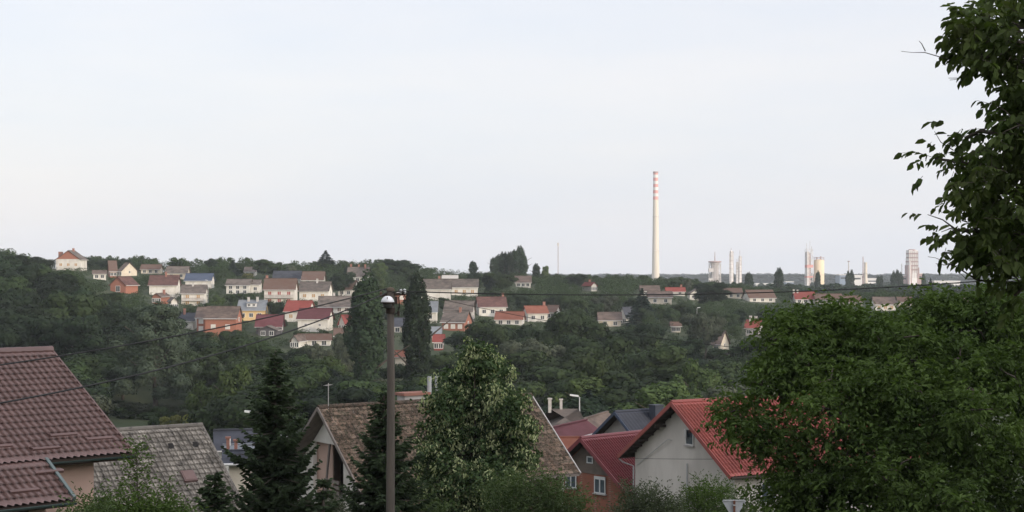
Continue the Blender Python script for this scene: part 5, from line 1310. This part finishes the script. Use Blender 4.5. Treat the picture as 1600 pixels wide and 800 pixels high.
bush('leafy shrub with upright sprigs in front of the pinkish wall', 225, 738, 36, 118, 304, LN['maple'], n=3600, size=.10)
bush('small shrub at the bottom left edge under the brown roof gutter', 150, 768, 34, 52, 305, LN['bush'], n=1300, size=.10)
bush('dark shrub at the foot of the linden', 690, 775, 52, 70, 306, LN['bush'], n=900)
bush('pale leaved bush at the right foot of the tall spruce', 520, 745, 58, 42, 307, LN['olive'], n=600)
# tall sprig standing out of the left shrub
rg = np.random.default_rng(9); Ys = 36.0; x = (213 - 800) / F * Ys; gz = float(ground(x, Ys)); root = thing('sapling', 'thin upright leafy sapling rising in front of the grey tile roof', 'sapling', (x, Ys, gz))
h_ = (HY - 695) / F * Ys - gz; m = MB().tube([(0, 0, -.2), (.05, 0, h_ * .6), (0, 0, h_)], [.04, .02, .005], 6); pts, ds = [], []
for k in range(64):
    z = h_ * (.35 + .65 * k / 64); a = k * 2.4; ln_ = .75 * (1 - k / 70); e = np.array([math.cos(a), math.sin(a), .7]); m.tube([(0, 0, z), tuple(np.array([0, 0, z]) + e * ln_)], [.01, .003], 4, cap=False)
    for s_ in (.3, .65): pts.append(np.array([0, 0, z]) + e * ln_ * s_); ds.append(e)
m.build('trunk', M['bark'], root); v, f, ti = spray_leaves(np.array(pts), np.array(ds), 8, .10, rg, .3, .45, .1); link('crown', newmesh('crown', v, f, LN['maple'], tint=ti), root)

# overhanging walnut at the upper right, its trunk outside the frame
Yw = 15.0
def wp(px, py, dy=0.0): return np.array(P(px, py, Yw + dy))
rg = np.random.default_rng(77)
tb = np.array([7.4, 16.0, 0.0]); tb[2] = float(ground(tb[0], tb[1]))
root = thing('walnut_tree', 'walnut tree whose dark leafy branches overhang the upper right corner', 'tree', tuple(tb))
m = MB(); TT = lambda q: Vector(q) - Vector(tb)
m.tube([(0, 0, -.4), (0, 0, 2.2), (-.1, 0, 4.2), (-.1, 0, 8.3)], [.26, .2, .15, .06], 12)
limbs = [  # each: pixel path of a bough from the crown inwards (px, py), dy
    ([(1760, 60), (1640, 40), (1560, 45), (1530, 66), (1502, 76)], 0.0), ([(1760, 30), (1680, 0), (1600, -20), (1550, 0)], .5), ([(1700, 110), (1620, 105), (1560, 85), (1530, 92)], -.5),
    ([(1720, 260), (1640, 230), (1560, 210), (1530, 205), (1508, 215)], -.2), ([(1720, 300), (1620, 275), (1540, 260), (1490, 252), (1462, 248)], .2), ([(1740, 330), (1640, 310), (1560, 300), (1515, 312)], .6),
    ([(1700, 400), (1620, 372), (1550, 362), (1500, 360), (1476, 368)], -.1), ([(1700, 440), (1640, 420), (1590, 400), (1545, 395)], .5), ([(1740, 180), (1660, 165), (1600, 160), (1570, 175)], 0), ([(1740, 480), (1660, 450), (1610, 440), (1585, 462)], -.3),
    ([(1740, 230), (1650, 200), (1590, 195)], -.8), ([(1740, 360), (1650, 345), (1580, 340)], -.8), ([(1740, 120), (1660, 80), (1590, 65)], -.8), ([(1740, 0), (1660, -30), (1580, -20)], -.6)]
sp_p, sp_d = [], []
for path, dy in limbs:
    pts = [wp(a, b, dy + rg.normal(0, .08)) for a, b in path]; tv = [TT(q) for q in pts]
    start = Vector((-.1, 0, max(1.2, tv[0].z - .8))); full = [start] + tv; n_ = len(full)
    m.tube(full, [.05] + [.022 * (1 - k / n_) + .005 for k in range(n_ - 1)], 7)
    for s0, s1 in zip(pts[:-1], pts[1:]):
        seg = s1 - s0; L_ = np.linalg.norm(seg); nn_ = int(L_ / .042)
        for k in range(nn_):
            b = s0 + seg * rg.uniform(0, 1); side = rg.normal(0, 1, 3) * np.array([.8, .9, .75]); side[0] -= .25
            e = b + norm(side) * rg.uniform(.06, .40)
            if rg.random() < .4: m.tube([TT(b), TT((b + e) / 2 + np.array([0, 0, .03])), TT(e)], [.01, .006, .003], 4, cap=False)
            sp_p.append(e); sp_d.append(norm(side) + np.array([-.2, 0, -.1]))
    for k in range(5): sp_p.append(pts[-1] + rg.normal(0, .06, 3)); sp_d.append(norm(pts[-1] - pts[-2]) + rg.normal(0, .5, 3))
# fill of the crown beyond the frame edge and along it
def fill(n, cx, cy_, rx, ry_, dyr):
    for k in range(n):
        while True:
            a, b = rg.uniform(-1, 1, 2)
            if a * a + b * b < 1: break
        sp_p.append(wp(cx + a * rx, cy_ + b * ry_, rg.uniform(-dyr, dyr))); sp_d.append(rg.normal(0, 1, 3) + np.array([-.3, 0, -.1]))
for a in ((230, 1590, 60, 90, 62, .9), (140, 1608, 165, 40, 70, .8), (270, 1582, 285, 88, 66, .9), (190, 1590, 375, 84, 50, .9), (70, 1515, 45, 35, 30, .5), (60, 1540, 390, 50, 30, .5), (330, 1720, 200, 90, 230, 1.2)): fill(*a)
sp_p, sp_d = np.array(sp_p), norm(np.array(sp_d))
# compound walnut leaf: five to seven leaflets along a drooping stalk
cs, axs, ss = [], [], []
for p, d in zip(sp_p, sp_d):
    d = norm(d + np.array([0, 0, -.25])); Ls = rg.uniform(.12, .2); sd = norm(np.cross(d, np.array([0, 0, 1.]) + rg.normal(0, .4, 3))); nl = rg.choice([5, 5, 7])
    for k in range(nl):
        if k == nl - 1: q = p + d * Ls; a = d + rg.normal(0, .15, 3)
        else:
            t_ = (k // 2 + 1) / (nl // 2 + 1); q = p + d * Ls * t_; a = d * .55 + sd * (1 if k % 2 else -1) * .8 + rg.normal(0, .15, 3)
        a = a + np.array([0, 0, -.55]); cs.append(q); axs.append(a); ss.append(rg.uniform(.07, .125) * (1.15 if k == nl - 1 else 1))
    if rg.random() < .5: m.tube([TT(p), TT(p + d * Ls)], [.003, .002], 3, cap=False)
cs, axs, ss = np.array(cs) - tb, norm(np.array(axs)), np.array(ss); sd, up = frames(axs, rg, .5)
v, f = leaf6(cs, axs, sd, up, ss * 1.0, .50, fold=.08, curl=.15)
link('crown', newmesh('crown', v, f, LN['walnut'], tint=np.repeat(rg.uniform(0, 1, len(cs)), 2)), root)
for path in ([(1500, 98), (1445, 82), (1425, 82), (1408, 80)], [(1446, 80), (1440, 68), (1436, 64)], [(1545, 90), (1510, 118), (1496, 124), (1484, 125)], [(1508, 118), (1498, 122), (1482, 122)],
             [(1640, 445), (1528, 438), (1496, 418), (1462, 403), (1450, 401)], [(1530, 436), (1510, 436), (1500, 427)], [(1490, 413), (1475, 414), (1462, 412)], [(1606, 442), (1570, 446), (1540, 452)], [(1528, 438), (1528, 415), (1526, 400)], [(1490, 235), (1470, 222), (1460, 205)]):
    r0 = .016 if path[0][0] == 1640 else .006
    m.tube([TT(wp(*q)) for q in path], [r0] + [max(.0025, r0 * (1 - .3 * k)) for k in range(1, len(path))], 5)
m.build('trunk', M['bark'], root)
